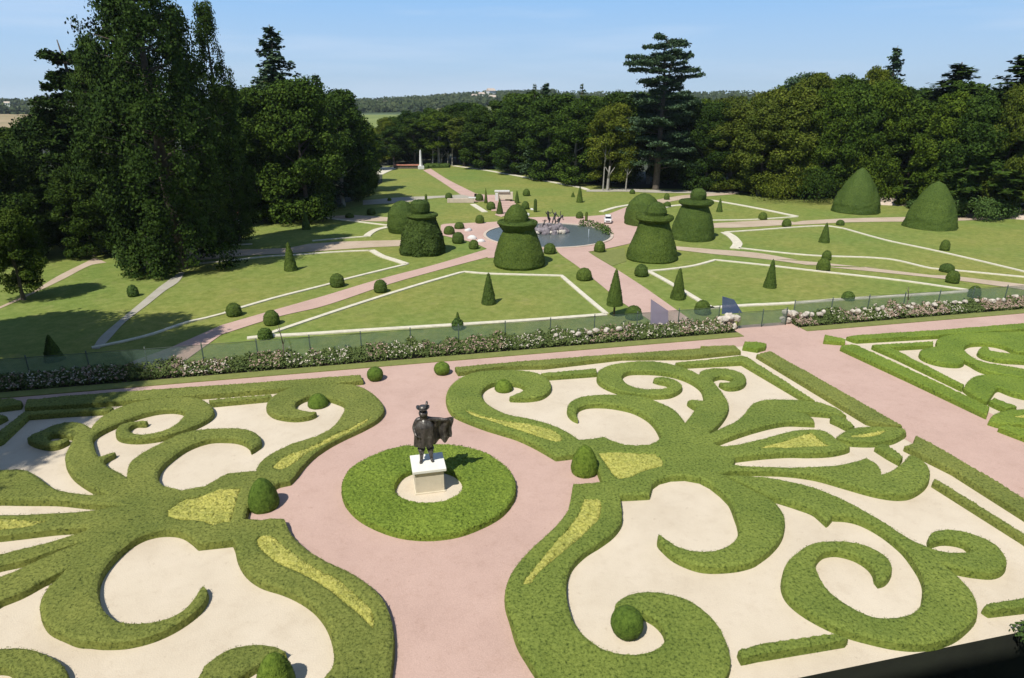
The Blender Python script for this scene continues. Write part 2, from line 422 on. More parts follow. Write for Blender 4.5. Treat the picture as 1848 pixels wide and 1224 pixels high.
LTOP = PS("C 240,727! 245,700 280,652 350,602 450,550 550,515 650,485 740,440 800,388 840,330 857,285 850,258 800,235 730,215 650,203 580,217 520,248 506,275 515,292 570,307 657,318! 640,332 600,345 520,355 430,348 360,330 318,296 312,268 340,220 420,170 520,136 650,120 800,118 920,131 1000,157 1070,207 1118,265 1124,310 1080,365 980,422 850,482 740,540 640,608 560,686 515,745 474,790! 400,805! 358,826! 300,850! 200,820!", HH)
LLOW = PS("D 60,150! 150,50! 430,43! 460,110 510,180 600,260 720,330 850,392 960,455 1070,540 1130,620 1170,720 1190,830 1190,950 1180,1050 1165,1155 1150,1300 1100,1420! 400,1420! 200,1500! -180,1280! -180,1180! -120,1060! 0,968 100,930 230,912 330,920 400,938 442,965! 380,982 300,1022 200,1080 108,1145 60,1240! 150,1350! 480,1330! 650,1250 710,1145 765,1070 783,1000 780,920 755,820 710,730 640,650 540,580 420,525 290,485 210,440 150,380 110,300 96,235!", HH)
LC = PS("B 560,330! 900,90! 1200,60! 1500,100! 1640,190! 1375,218! 1330,178 1270,140 1200,124 1100,127 1000,152 905,202 820,272 740,358 690,440 672,520 680,600 710,670 760,720 815,752 880,763 980,765 1080,755 1180,725 1270,675 1340,600 1385,530 1408,503! 1432,528 1432,575 1392,642 1310,715 1190,790 1050,850 900,888 800,898 700,898 620,890 540,885 450,850 340,795 290,720 275,640 290,580 330,520 375,472! 460,388!", HH)
LPD = PS("A 860,968! 800,967 700,958 600,950 400,930 200,928 0,925! B -500,0! -420,-260! A -420,760! -200,720! 0,718! 60,713 150,714 220,740 285,785 360,838 460,870 600,888 740,890! 900,900!", HH)
LPC = PS("A 1000,930! 800,976 600,1000 400,1016 200,1025 0,1029! -350,1020! -480,1100! B -350,170! 0,158! 200,135 400,112 650,98 752,86! 900,60!", HH)
LPB = PS("B 900,40! 752,88! 650,106 500,152 300,212 0,282! -400,380! -400,480! 0,362! 200,318 400,250 622,190! 800,120!", HH)
LPA = PS("B 760,130! 622,188! 470,240 300,312 130,387 0,445! -350,620! -330,800! 0,605! 150,545 300,464 460,390! 700,330!", HH)
LCURL = PS("B -300,1020! 0,940! 100,933 200,944 300,977 400,1028 445,1075 462,1130 455,1200! 440,1300! 100,1260! 98,1152! 85,1100 50,1076 0,1070! -200,1100!", HH)
YL1 = PS("A 1170,1000! 1260,932 1400,900 1500,870 1580,850 1665,848! 1640,930 1600,1080! 1540,1078 1480,1105! 1400,1070 1250,1062 1168,1040!", HH)
YL2 = PS("C 355,697! 420,640 550,588 700,520 800,462 900,422 1022,362! 1000,388 900,446 820,486 700,545 600,596 500,672 440,706 390,712!", HH)
YL3 = PS("D 246,195 262,172 340,165 400,200 470,262 600,352 720,418 800,455 860,505 960,595 1020,650 1055,720 1052,796! 960,706 860,622 720,512 560,420 400,352 310,285 270,245", HH)
YL4 = PS("A -400,1075! 0,1062! 180,1066 318,1074! 180,1112 0,1132! -400,1180!", HH)
def scroll(polys, holes, label, mt, group=None, **k):
    return setp(hedge('box_hedge', polys, holes, HH, mt=mt, **k), label, 'hedge', group)
G1 = 'scrollwork hedges of the parterre'
scroll([LSTEM, LARM, LBODY, LTOP, LLOW, LC, LPD, LPC, LPB, LPA], [YL1, YL2, YL3, YL4], 'low olive box hedge clipped into linked scrolls and petals left of the statue', M_BOX, G1)
setp(hedge('box_hedge', [LCURL], [], HH, mt=M_BOX), 'rounded end of a clipped box scroll cut off by the bottom left corner', 'hedge', G1)
# ---- right scroll parterre
RTOP = PS("E 945,662! 880,618 800,578 700,540 560,510 430,480 350,443 290,398 262,342 275,312 310,285 360,267 470,268 535,278 575,303! 550,325 510,345 462,362! 470,372! 520,374 600,372 680,358 735,322 748,285 733,250 690,215 620,192 520,180 420,178 300,184 200,200 110,238 50,290 22,350 25,400 45,448 75,480 160,520 300,572 400,602 520,640 620,685 700,728 785,778! 900,765! 1010,714! 1040,680!", HH)
RBODY = PC("E 945,662 1040,655 1115,640 1180,670 1260,695 1350,700 1430,695 1480,675 1520,640 1680,545 1820,560 1900,700 2050,720 2000,880 1880,915 1780,928 1680,910 1580,915 1500,936 1450,972 1432,1040 1225,1050 1240,1155 870,1155 890,1060 905,970 1110,955 1010,712 900,765 785,778", HH)
RARM = PS("E 1520,645! 1480,566 1420,504 1320,452 1200,424 1100,414 1000,418 940,440 922,475 935,519! 900,502 870,470 865,430 890,397 950,368 1050,354 1180,350 1300,352 1420,375 1530,415 1610,460 1650,500 1682,546! 1800,620! 1700,800! 1480,690!", HH)
RCURL = PS("E 1682,546! 1730,482 1762,437! 1722,415 1700,393 1732,386 1812,392! 1812,350 1790,300 1720,250 1620,212 1500,191 1380,186 1290,190 1243,215 1250,248 1290,283 1370,305 1460,310 1540,305 1575,290 1550,265 1500,255 1462,243! 1475,232 1530,229 1600,243 1650,272 1658,298 1630,325 1570,348 1480,355 1370,350 1250,330 1150,296 1085,258 1070,215 1090,175 1160,145 1280,125 1420,118 1530,128 1640,155 1740,190 1785,215! H 95,265 150,250 230,245 310,253 380,278 410,318 398,350 350,372 280,374 232,352 226,343! 290,340 322,325 305,308 240,297 190,308 178,322 200,358 250,420 285,480 286,525 258,582 198,650 120,705 75,732! 0,800! -100,760!", HH)
P1 = PS("H -40,800! 75,733! 150,700 250,655 340,610 400,560 430,520 470,482 560,460 700,460 850,470 950,489 1040,520 1108,570! 1060,566 960,556 850,548 738,546! 800,552 840,566 872,592 888,622! 800,618 700,616 600,630 450,668 300,718 170,768 78,801! 0,830!", HH)
P2 = PS("H -50,850! 80,802! 200,790 350,770 500,740 620,705 750,675 850,668 940,672 1000,702 1040,737 1132,792! 1100,805 1000,825 850,832 700,830 500,844 300,868 155,886! 0,960!", HH)
P3 = PS("H 0,960! 155,889! 250,905 450,922 700,929 900,926 1050,915 1150,895 1245,866! 1310,900 1345,945 1350,980! 1420,955 1490,908 1550,845! 1620,870 1672,920 1688,970 1668,1035 1605,1090 1530,1120 1430,1122 1300,1100 1100,1045 900,990 700,962 500,955 298,958! 100,1000!", HH)
P4 = PS("H 200,980! 560,1001! I 200,92 360,135 500,195 640,270 780,355 860,405 930,440 1000,470 1080,490 1150,495 1225,490! 1222,465 1195,442 1130,424 1060,420 990,438! 985,410 1010,376 1080,363 1180,370 1290,405 1370,450 1420,510 1432,550 1408,592 1350,612 1250,605 1150,588 1070,568! 1120,605 1180,660 1230,720 1260,790 1258,855 1205,920 1125,978 1020,1012 900,1022 780,1010 650,982 500,940 380,888 260,820 180,752 147,690 145,630 165,560 220,500 300,450 400,431 520,432 640,460 730,510 770,570 762,615 735,648 700,664! 682,640 672,600 635,555 560,510 460,484 385,492 345,522 330,560 345,615 385,690 450,750 540,810 640,855 720,870 800,868 880,850 940,800 958,730 960,672 938,610 900,550 845,478 780,420 700,362 600,310 520,288 430,282! 400,318! 368,288 320,250 240,220 130,185 60,165 0,140! H 300,1000!", HH)
RC_ = PS("H 0,980! 200,960! 466,1096! I 60,180 110,220 148,280 152,345 128,412 68,480 0,530! G 1848,335 1750,362 1620,375 1500,372 1400,345 1300,298 1235,245 1190,195 1190,145! 1240,180 1300,220 1380,250 1480,265 1580,258 1660,235 1720,190 1750,130 1745,70 1728,20 X 1318,903 1302,886! 1283,871! 1265,862! E 1900,800!", HH)
RLOW = PS("E 1225,1050! 1232,1100 G 930,0 932,35 915,82 865,140 778,203 690,257 610,328 568,390 546,465 545,560 560,650 590,740 640,820 720,890 800,940 880,965 1000,980 1100,970 1190,935 1240,870 1230,810 1170,742 1080,692 1000,668 895,655! 890,635 940,590 1020,555 1120,545 1250,560 1380,600 1480,660 1580,750 1650,870 1683,980 1684,1060 1658,1130 1640,1170 1500,1300! 600,1400! 420,1250! 372,1150! 280,1010 210,890 160,730 128,620 128,520 160,430 220,340 300,250 400,160 500,60 545,0 E 868,1150 890,1060 905,970! 1110,955!", HH)
YR1 = PS("E 1083,762! 1180,756 1300,758 1470,762! 1525,812 1520,845! 1380,882 1300,920 1215,930! 1180,900 1130,830!", HH)
YR2 = PS("E 155,458! 300,505 450,535 600,560 720,585 800,625 825,660 800,677 740,665 600,620 450,572 300,520 200,490", HH)
YR3 = PS("E 985,1080! 1085,1086 1096,1112 G 775,30 745,70 640,170 500,290 400,370 330,440 290,495 250,492 290,430 420,270 540,130 640,0 E 960,1130", HH)
YR4 = PC("H 520,796 700,744 862,692 925,735 987,780 850,786 700,796", HH)
G1r = G1
scroll([RTOP, RBODY, RARM, RCURL, P1, P2, P3, P4, RC_, RLOW], [YR1, YR2, YR3, YR4], 'low box hedge clipped into sweeping scrolls and a fan of petals right of the statue', M_BOXR, G1)
# ---- third parterre, upper right
J1 = PS("J 1125,290! 1122,250 1150,222 1200,205 1350,186 1500,180 1848,172! 2100,165! 2150,300! 2100,360! 1848,345! 1790,342 1700,300 1600,275 1500,268 1400,275 1352,300 1352,325 1400,370 1500,420 1650,450 1848,482! 2100,530! 2100,610! 1848,556! 1700,540 1500,485 1400,432 1350,408! 1345,430 1290,445 1150,432 1040,400 985,365 990,330 1040,310!", HH)
J2 = PS("J 1480,318 1510,298 1550,303 1570,330 1650,345 1848,370! 2050,390! 2050,440! 1848,418! 1650,405 1520,378 1468,345", HH)
J3 = PS("J 1350,640! 1380,590 1430,550 1500,535 1600,533 1700,542 1848,562! 2150,620! 2150,760! 1848,705! 1750,680 1640,640 1585,690 1550,745 1530,755! 1440,710!", HH)
J4 = PS("J 1558,915! 1600,862 1700,826 1848,815! 2000,830! 2100,880! 2000,940! 1848,940! 1700,943 1640,940", HH)
YJ = PS("J 1770,880! 1848,868! 1980,880! 1848,892!", HH)
setp(hedge('box_hedge', [J1], [], HH, mt=M_BOXL), 'vivid green lobed box scroll at the right edge, touching the far clipped edging', 'hedge', G1)
setp(hedge('box_hedge', [J2], [], HH, mt=M_BOXL), 'thin curved tongue of box hedge lying inside the gravel eye of the far right scroll', 'hedge', G1)
setp(hedge('box_hedge', [J3], [], HH, mt=M_BOXL), 'arched vivid green box hedge at the right edge above the small leaf bed', 'hedge', G1)
setp(hedge('box_hedge', [J4], [YJ], HH, mt=M_BOXL), 'leaf shaped box hedge at the right edge beside the wide pink path', 'hedge', G1)
EYE = PS("H 1040,722! 1100,680 1180,655 1350,650 1500,656! 1522,682 1490,706 1420,738 1300,755 1150,752 1080,740", HH)
YE = PS("H 1140,715! 1220,702 1375,682! 1340,702 1250,720 1150,722!", HH)

setp(hedge('box_hedge', [EYE], [YE], HH, mt=M_BOXR, batter=.06), 'almond shaped box hedge with a thin yellow centre at the tip of the petal fan', 'hedge', G1)
def bed(poly, label):
    o = hedge('golden_bedding', [poly], [], HH-.015, grid=.07, mt=M_GOLD, r=.04, rough=.035, tufts=700, tsize=.04)
    return setp(o, label, 'bedding plants', 'yellow bedding inside the box scrolls')
def shrink(p, k):
    c = p.mean(0); return c+(p-c)*k
bed(YL1, 'yellow leafy bedding in the wide four sided pocket at the heart of the left parterre')
bed(YL2, 'narrow ragged strip of yellow bedding in the scroll behind and left of the statue')
bed(YL3, 'long lumpy strip of yellow bedding in the near scroll left of the pink path')
bed(YL4, 'bright yellow bedding in the petal at the left edge of the photo')
bed(YR1, 'pale yellow bedding in the wide pocket behind the clipped dome on the right parterre')
bed(YR2, 'long yellow strip of bedding tapering along the scroll right of the statue')
bed(YR3, 'tapering yellow strip of bedding in the near scroll right of the pink path')
bed(YR4, 'yellow triangle of bedding inside the middle petal of the right fan')
bed(YE, 'tiny yellow sliver of bedding inside the almond shaped hedge')
bed(YJ, 'tiny yellow sliver of bedding in the leaf shaped hedge at the right edge')
# ---- ring round the statue
RING = PS("X 617,880 622,858 640,838 680,817 730,803 775,800 830,803 870,813 905,833 925,856 930,878 925,898 905,922 870,942 825,958 775,964 730,961 690,950 650,930 625,905", HH)
RH = PS("X 711,880 716,866 728,853 748,845 790,842 815,848 830,858 836,871 832,884 815,896 790,904 760,906 735,901 718,892", HH)
setp(hedge('ring_hedge', [RING], [RH], HH, mt=M_BOXL, grid=.09, rough=.03, tufts=620, tsize=.036), 'round ring of bright green box encircling the bronze statue on the pink path', 'hedge')
# ---- straight edgings
G2 = 'straight clipped edging hedges of the parterres'
def bar(s, label, mt=M_BOX, h=HH, group=G2, sm=False):
    p = PS(s, h) if sm else smooth([(a, b, True) for a, b, c in parse(s, h)])
    return setp(hedge('edging_hedge', [p], [], h, mt=mt, batter=.02, r=.035, grid=.065, rough=.014), label, 'hedge', group)
bar("X 48,721 130,712.5 480,688 650,675.5 655,686 480,703 143,729 44,735", 'long straight box edging along the far side of the left parterre')
bar("X 377,720.5 489,711.5 491,716 384,726", 'short straight inner hedge behind the upper left scrolls')
bar("X 43,742 125,737.5 204,734 197,739.5 120,743.5 50,749 4,792 -12,800 -12,786", 'bent inner hedge in the shade at the left corner of the left parterre')
bar("X -70,727 20,717.5 39,724 36,730 -60,742", 'stub of edging hedge in deep shade at the left edge of the photo')
bar("X -60,752 0,747 12,750 -8,760 -70,770", 'lowest dark stub of edging hedge at the left edge of the photo')
bar("E 82,162 640,112 1240,67 1848,27 H 95,92 330,88 374,126 200,142 0,162 E 1240,88 700,150 430,152 105,196", 'long straight box edging along the far side of the right parterre')
bar("E 680,203 1062,170 1067,200 705,226", 'short straight inner hedge between the two upper curls of the right parterre', M_BOXR)
bar("E 1615,128 1848,108 H 380,158 425,172 890,470 835,464 380,200 0,220 E 1660,146", 'angled inner hedge turning the far corner of the right parterre', M_BOXR)
bar("H 402,60 470,62 552,75 545,98 490,112 388,96", 'stubby square box block at the far corner of the right parterre', M_BOXL)
bar("H 580,128 1495,645 1400,632 1310,622 1250,606 484,150", 'broad slanting box edging between the right parterre and the wide pink path')
bar("H 1000,576 1048,573 1105,594 1165,648 1130,658 1060,622 1002,596", 'small rounded hedge stub between the petal tips and the almond shaped hedge', M_BOXR)
bar("H 1310,788 1345,771 1390,778 1500,858 1480,888 1400,845", 'small rounded hedge stub in front of the almond shaped hedge', M_BOXR)
bar("X 1654,784 1720,821 1848,897 2000,990 2000,1030 1848,927 1720,847 1633,804 1648,799", 'broad slanting box edging beside the wide pink path at the right edge')
bar("X 1688,862 1848,961 1960,1030 1950,1045 1848,970 1684,868", 'slim inner hedge running off the right edge of the photo')
bar("X 1333,1172 1368,1162 1500,1143 1531,1149 1525,1154 1368,1180 1340,1186", 'short rounded hedge stub at the bottom between the two large scrolls', M_BOXR)
bar("X 1776,1094 1785,1088 1848,1077 1960,1057 1960,1078 1848,1094 1787,1101", 'short rounded hedge stub at the lower right edge near the dark castle shadow', M_BOXR)
bar("J 190,200 360,235 355,262 180,248", 'stubby square box block at the near corner of the far right parterre', M_BOXL)
bar("J 370,217 440,205 1140,160 1848,105 2300,65 2300,110 1848,152 1140,205 460,244 430,238", 'long straight box edging along the far side of the far right parterre', M_BOXL)
bar("J 330,292 435,280 1000,535 1560,800 1538,868 900,570 320,305", 'broad slanting box edging on the far side of the wide pink path', M_BOXL)
bar("J 582,290 640,284 1090,255 1092,285 740,305 1350,618 1335,640 800,385 600,300", 'angled inner hedge of the far right parterre', M_BOXL)
bar("J 1562,755 1600,728 1790,800 1700,818", 'stub of inner hedge under the arched hedge at the right edge', M_BOXL)
bar("J 1640,972 1700,950 1860,985 2100,1090 2100,1160 1848,1050", 'broad box edging beyond the small leaf bed at the right edge', M_BOXL)
# ---- clipped balls and domes
def lathe_np(prof, seg, wob=.02, sc=2.5, seed=0):
    """prof: (r, z) from the base upward; closed at the top"""
    Vs = []; m = len(prof); RM = max(p[0] for p in prof)
    for k, (r, z) in enumerate(prof):
        for i in range(seg):
            a = 2*math.pi*i/seg
            q = 1+wob*noise.noise(Vector((math.cos(a)*sc, math.sin(a)*sc, z/RM*sc*.8+seed)))+wob*.35*noise.noise(Vector((math.cos(a)*sc*5, math.sin(a)*sc*5, z/RM*sc*4+seed)))
            Vs.append((r*q*math.cos(a), r*q*math.sin(a), z))
    Fs = []
    for k in range(m-1):
        for i in range(seg):
            j = (i+1) % seg; Fs.append([k*seg+i, k*seg+j, (k+1)*seg+j, (k+1)*seg+i])
    t = len(Vs); Vs.append((0, 0, prof[-1][1])); 
    for i in range(seg): Fs.append([(m-1)*seg+i, (m-1)*seg+(i+1) % seg, t])
    return np.array(Vs), Fs
def densify(prof, step):
    out = []
    for (r0, z0), (r1, z1) in zip(prof, prof[1:]):
        L = math.hypot(r1-r0, z1-z0); k = max(1, int(L/step))
        out += [(r0+(r1-r0)*j/k, z0+(z1-z0)*j/k) for j in range(k)]
    return out+[prof[-1]]
def clipped_mesh(prof, step=.08, seg=40, wob=.03, tufts=150, tsize=.06, seed=0, sc=2.5):
    prof = densify(prof, step)
    V, Fq = lathe_np(prof, seg, wob, sc, seed)
    parts = [(V, Fq, 0)]
    Q = np.array([f for f in Fq if len(f) == 4]); A = V[Q]
    nn = np.cross(A[:, 1]-A[:, 0], A[:, 3]-A[:, 0]); ar = np.linalg.norm(nn, axis=1); nn /= ar[:, None]+1e-9
    k = RNG.poisson(ar*tufts); ii = np.repeat(np.arange(len(Q)), k); u = RNG.random((len(ii), 2))
    Pp = A[ii, 0]*((1-u[:, :1])*(1-u[:, 1:]))+A[ii, 1]*(u[:, :1]*(1-u[:, 1:]))+A[ii, 2]*(u[:, :1]*u[:, 1:])+A[ii, 3]*((1-u[:, :1])*u[:, 1:])
    Pp = Pp+nn[ii]*(RNG.random((len(ii), 1))*tsize*.3)
    parts.append((*leafquads(Pp, nn[ii], tsize, .45), 0))
    return merge(parts)
def clip(name, prof, loc, mt, label, cat, group=None, parent=None, **k):
    V, Fq, mi = clipped_mesh(prof, **k)
    o = mobj(name, V, Fq, mt, parent, mi, loc=loc)
    me = o.data; n = k.get('seg', 40)
    if label: setp(o, label, cat, group)
    return o
def ballprof(r, flat=.25, sq=1.0, n=14):
    """a sphere of radius r cut flat near the ground"""
    a0 = -math.pi/2+flat*math.pi
    z0 = r*sq*math.sin(a0); out = []
    for i in range(n+1):
        a = a0+(math.pi/2-a0)*i/n; out.append((max(r*math.cos(a), .005), r*sq*math.sin(a)-z0))
    return out
def pxball(cx, base, w, top, z0=0.0):
    """world x, y, radius, height of a clipped ball from its picture"""
    X, Y = W(cx, base, z0); d = depth(Y, z0); r = w/2*d/F
    X, Y = W(cx, base, z0); Y += r*.75; X = X*(Y/(Y-r*.75))
    return X, Y, r, zpx(Y, top)-z0
GB = 'clipped box balls of the upper parterre'
def upball(cx, base, w, top, label, shape='ball', mt=M_TOPL):
    X, Y, r, h = pxball(cx, base, w, top)
    if shape == 'ball': p = ballprof(r, .22); k = h/p[-1][1]; p = [(a, b*k) for a, b in p]
    else: p = [(r*.93, 0), (r, h*.12), (r*.97, h*.3), (r*.86, h*.52), (r*.68, h*.72), (r*.45, h*.88), (r*.2, h*.97), (.01, h)]
    return clip('clipped_box', p, (X, Y, 0), mt, label, 'topiary', GB, seg=36, tufts=900, tsize=.028, wob=.03, step=.06)
upball(678, 690, 29, 663, 'small round box ball on the pink path, left one of the pair behind the statue')
upball(798, 679, 29, 654, 'small round box ball on the pink path, right one of the pair behind the statue')
upball(575, 738, 37, 711, 'squat box dome standing in the eye of the scroll far left of the statue', 'dome')
upball(909, 709, 33, 685, 'squat box dome standing in the eye of the scroll right behind the statue', 'dome')
upball(479, 926, 54, 864, 'tall blunt box dome in the notch of the left parterre beside the pink path', 'dome')
upball(1054, 862, 49, 804, 'tall blunt box dome in the notch of the right parterre beside the pink path', 'dome')
upball(1129, 1159, 59, 1100, 'large round box ball in the eye of the nearest right scroll')
upball(503, 1262, 68, 1182, 'box dome cut off by the bottom edge in the nearest left scroll', 'dome')
# ================================================================== STATUE
def skin_body(name, joints, edges, parent, mt, sub=2, root=0):
    me = bpy.data.meshes.new(name); me.from_pydata([j[:3] for j in joints], edges, [])
    o = bpy.data.objects.new(name, me); COL.objects.link(o); o.parent = parent
    me.materials.append(mt)
    md = o.modifiers.new('skin', 'SKIN'); md.use_smooth_shade = True
    for i, j in enumerate(joints):
        me.skin_vertices[0].data[i].radius = (j[3], j[4] if len(j) > 4 else j[3])
        me.skin_vertices[0].data[i].use_root = (i == root)
    sb = o.modifiers.new('sub', 'SUBSURF'); sb.levels = sub; sb.render_levels = sub
    return o
cs = [W(*p, .9) for p in [(740.4, 821), (798.4, 819), (803.3, 845.4), (746, 850.3)]]
SX = sum(c[0] for c in cs)/4; SY = sum(c[1] for c in cs)/4
ped = empty('stone_pedestal', (SX, SY, 0), AX, 'square pale stone pedestal with a projecting white top slab inside the ring hedge', 'pedestal')
bm = bmesh.new(); box(bm, (0, 0, .40), (.92, .92, .80), bev=.012); bobj('shaft', bm, M_PED, ped)
bm = bmesh.new(); box(bm, (0, 0, .02), (1.0, 1.0, .08), bev=.015); bobj('base_step', bm, M_PED, ped)
bm = bmesh.new(); box(bm, (0, 0, .85), (1.08, 1.08, .10), bev=.015); bobj('top_slab', bm, M_SLAB, ped)
st = empty('bronze_statue', (SX-.06, SY+.02, .9), AX-.15, 'dark bronze statue of a standing cavalier in a plumed hat, his cloak flung out', 'statue')
# local: x right in picture, -y towards the camera
J = [(0, 0, .98, .17, .14), (0, 0, 1.18, .15, .12), (0, -.01, 1.42, .20, .14), (0, -.01, 1.56, .13, .11), (0, -.02, 1.64, .085), (-.01, -.05, 1.75, .165, .18), (-.01, -.06, 1.87, .16, .17),
     (-.22, -.01, 1.53, .085), (-.33, -.05, 1.28, .066), (-.27, -.20, 1.10, .05), (-.22, -.27, 1.06, .035),           # hand on the hilt
     (.22, 0, 1.53, .085), (.47, .02, 1.52, .062), (.72, -.02, 1.50, .048), (.79, -.03, 1.50, .035),                      # arm thrown out
     (-.10, -.01, .90, .12), (-.13, -.07, .52, .085), (-.12, -.03, .44, .09), (-.14, .02, .12, .06), (-.15, -.03, .045, .055), (-.17, -.17, .035, .045),
     (.11, .01, .90, .12), (.16, -.03, .52, .085), (.16, 0, .44, .095), (.18, .06, .12, .06), (.19, .03, .045, .055), (.23, -.10, .035, .045)]
Ed = [(0,1),(1,2),(2,3),(3,4),(4,5),(5,6),(3,7),(7,8),(8,9),(9,10),(3,11),(11,12),(12,13),(13,14),(0,15),(15,16),(16,17),(17,18),(18,19),(19,20),(0,21),(21,22),(22,23),(23,24),(24,25),(25,26)]
skin_body('body', J, Ed, st, M_BRONZE)
def fingers(hx, hy, hz, dx, side):
    for k, (L, off) in enumerate([(.075, -.03), (.085, -.01), (.08, .012), (.065, .032)]):
        js = [(hx, hy+off, hz, .012), (hx+dx*L*.5, hy+off, hz+.005, .011), (hx+dx*L, hy+off, hz-.025, .009)]
        skin_body('finger', js, [(0, 1), (1, 2)], body, M_BRONZE, 1)
    skin_body('thumb', [(hx-dx*.02, hy-.03, hz+.02, .013), (hx+dx*.02, hy-.05, hz+.045, .01)], [(0, 1)], body, M_BRONZE, 1)
body = [o for o in st.children if o.name.startswith('body')][0]
fingers(.81, -.03, 1.50, 1, 1); fingers(-.20, -.29, 1.06, 1, -1)
def cloth(name, f, nu, nv, parent, mt, th=.018):
    V = []; Fq = []
    for j in range(nv+1):
        for i in range(nu+1): V.append(f(i/nu, j/nv))
    for j in range(nv):
        for i in range(nu): a = j*(nu+1)+i; Fq.append([a, a+1, a+nu+2, a+nu+1])
    o = mobj(name, V, Fq, mt, parent, smoothf=True)
    s = o.modifiers.new('th', 'SOLIDIFY'); s.thickness = th; s.offset = 0
    sb = o.modifiers.new('sub', 'SUBSURF'); sb.levels = 1; sb.render_levels = 1
    return o
def cloakf(u, v):
    a = math.radians(-118+u*330)-.5*math.pi        # wraps the back and shoulders, open in front
    rr = .11+.165*min(1, v*4)**.7+.04*v+.026*math.sin(u*38+v*2)*v**.5
    z = 1.60-.05*min(1, v*5)-v*.88-.05*math.sin(u*9)*v
    return (math.cos(a)*rr*1.12, math.sin(a)*rr*.92+.02, z)
cloth('cloak', cloakf, 44, 16, st, M_BRONZE)
def capef(u, v):                                      # the part hanging from the outstretched arm
    x = .12+u*.82; top = 1.57-.03*math.sin(u*3)
    drop = (.95-.14*u+.05*math.sin(u*11))*v
    return (x-.10*v*u*u+.02*math.sin(v*9), .05+.07*math.sin(u*15+1)*(.3+v)+.06*v, top-drop)
cloth('cloak_wing', capef, 30, 12, st, M_BRONZE)
bm = bmesh.new()                                     # boots' cuffs and breeches
for sx, yy in ((-.125, -.04), (.16, -.01)):
    tube(bm, (sx, yy, .36), (sx, yy-.01, .52), .085, .125, 14); tube(bm, (sx*.9, yy, .54), (sx*.75, 0, .92), .12, .15, 14)
bobj('breeches', bm, M_BRONZE, st, True)
def brimf(u, v):
    a = u*2*math.pi; r = .12+v*.085
    return (-.01+math.cos(a)*r*1.05, -.05+math.sin(a)*r*.95, 1.92+.09*(abs(math.cos(a)))*v+.02*math.sin(3*a)*v)
hat = cloth('hat', brimf, 28, 4, st, M_BRONZE, .016)
bm = bmesh.new(); tube(bm, (-.01, -.05, 1.90), (-.01, -.05, 2.03), .14, .11, 16); bobj('hat_crown', bm, M_BRONZE, hat, True)
skin_body('plume', [(.06, -.06, 1.98, .03), (.11, -.02, 2.07, .045), (.12, .04, 2.12, .04), (.10, .10, 2.11, .025)], [(0, 1), (1, 2), (2, 3)], hat, M_BRONZE, 2)
bm = bmesh.new()                                     # face: nose, moustache, beard, eyes
tube(bm, (-.015, -.155, 1.86), (-.018, -.19, 1.81), .012, .02, 8); box(bm, (-.015, -.155, 1.785), (.10, .03, .015), bev=.005)
tube(bm, (-.015, -.14, 1.77), (-.02, -.165, 1.68), .03, .005, 8)
for sx in (-.045, .02): tube(bm, (sx, -.148, 1.865), (sx, -.152, 1.865), .014, .014, 8)
bobj('face', bm, M_BRONZE, body, True)
skin_body('hair', [(-.01, .03, 1.9, .09), (-.01, .07, 1.78, .10), (-.01, .07, 1.66, .08), (-.10, .02, 1.68, .05), (.08, .02, 1.68, .05)], [(0, 1), (1, 2), (2, 3), (2, 4)], st, M_BRONZE, 1)
bm = bmesh.new(); tube(bm, (-.24, -.30, 1.10), (-.20, -.20, .98), .02, .02, 8); box(bm, (-.21, -.23, 1.02), (.14, .03, .03), .4, .006)
tube(bm, (-.20, -.20, .98), (-.36, .36, .38), .022, .012, 8); bobj('sword', bm, M_BRONZE, st, True)
bm = bmesh.new(); tube(bm, (.82, -.03, 1.47), (1.0, -.04, 1.64), .014, .008, 8); bobj('staff_end', bm, M_BRONZE, st, True)
# ================================================================== FLOWER BORDERS, FENCE
def border(name, u0, u1, label, pink):
    n = int((u1-u0)*620)
    def hgt(u): return .42+.22*noise.noise(Vector((u*.75, 2.2, 0)))+.2*noise.noise(Vector((u*2.3, 7.7, 0)))
    U = RNG.uniform(u0, u1, n); K = RNG.random(n)
    nn = 30.38+.98*K+RNG.normal(size=n)*.03
    hh = np.array([max(.22, hgt(u)*(.55+.9*k)) for u, k in zip(U, K)])
    z = hh*(1-RNG.random(n)**2.2*.9)
    P3 = np.array([(*UN(a, b), c) for a, b, c in zip(U, nn, z)])
    Nn = np.tile([-.2, -.7, .8], (n, 1)); V, Fq = leafquads(P3, Nn, .10, .8)
    o = setp(mobj(name, V, Fq, M_ROSE), label, 'flower border', kind='stuff')
    for nm, m, cnt, sz, seed in (('blooms', M_BLOOM, .18, .065, 3.3), ('faded_blooms', M_BLOOMP, .42, .075, 9.1)):
        c = int((u1-u0)*70*cnt*(pink if m == M_BLOOMP else 1.25)); U = RNG.uniform(u0, u1, c*3)
        w = np.array([noise.noise(Vector((u*.45, seed, 0))) for u in U]); U = U[w > -.02][:c]; c = len(U)
        K = RNG.random(c)
        P3 = np.array([(*UN(a, 30.36+.98*k), max(.22, hgt(a)*(.55+.9*k))*(.75+.3*RNG.random())+.03) for a, k in zip(U, K)])
        parts = []
        for t in range(4):
            parts.append((*leafquads(P3+RNG.normal(size=P3.shape)*.028, np.tile([0, -.6, 1.], (c, 1)), sz, .9), 0))
        V, Fq, mi = merge(parts); mobj(name.replace('border', nm) if 0 else nm, V, Fq, m, o)
    return o
border('rose_border', -46, 19.4, 'long border of leafy shrubs with pale blooms left of the gap in the fence', .8)
border('rose_border', 23.3, 60, 'border of pale pink and cream blooms right of the gap in the terrace edge', 2.2)
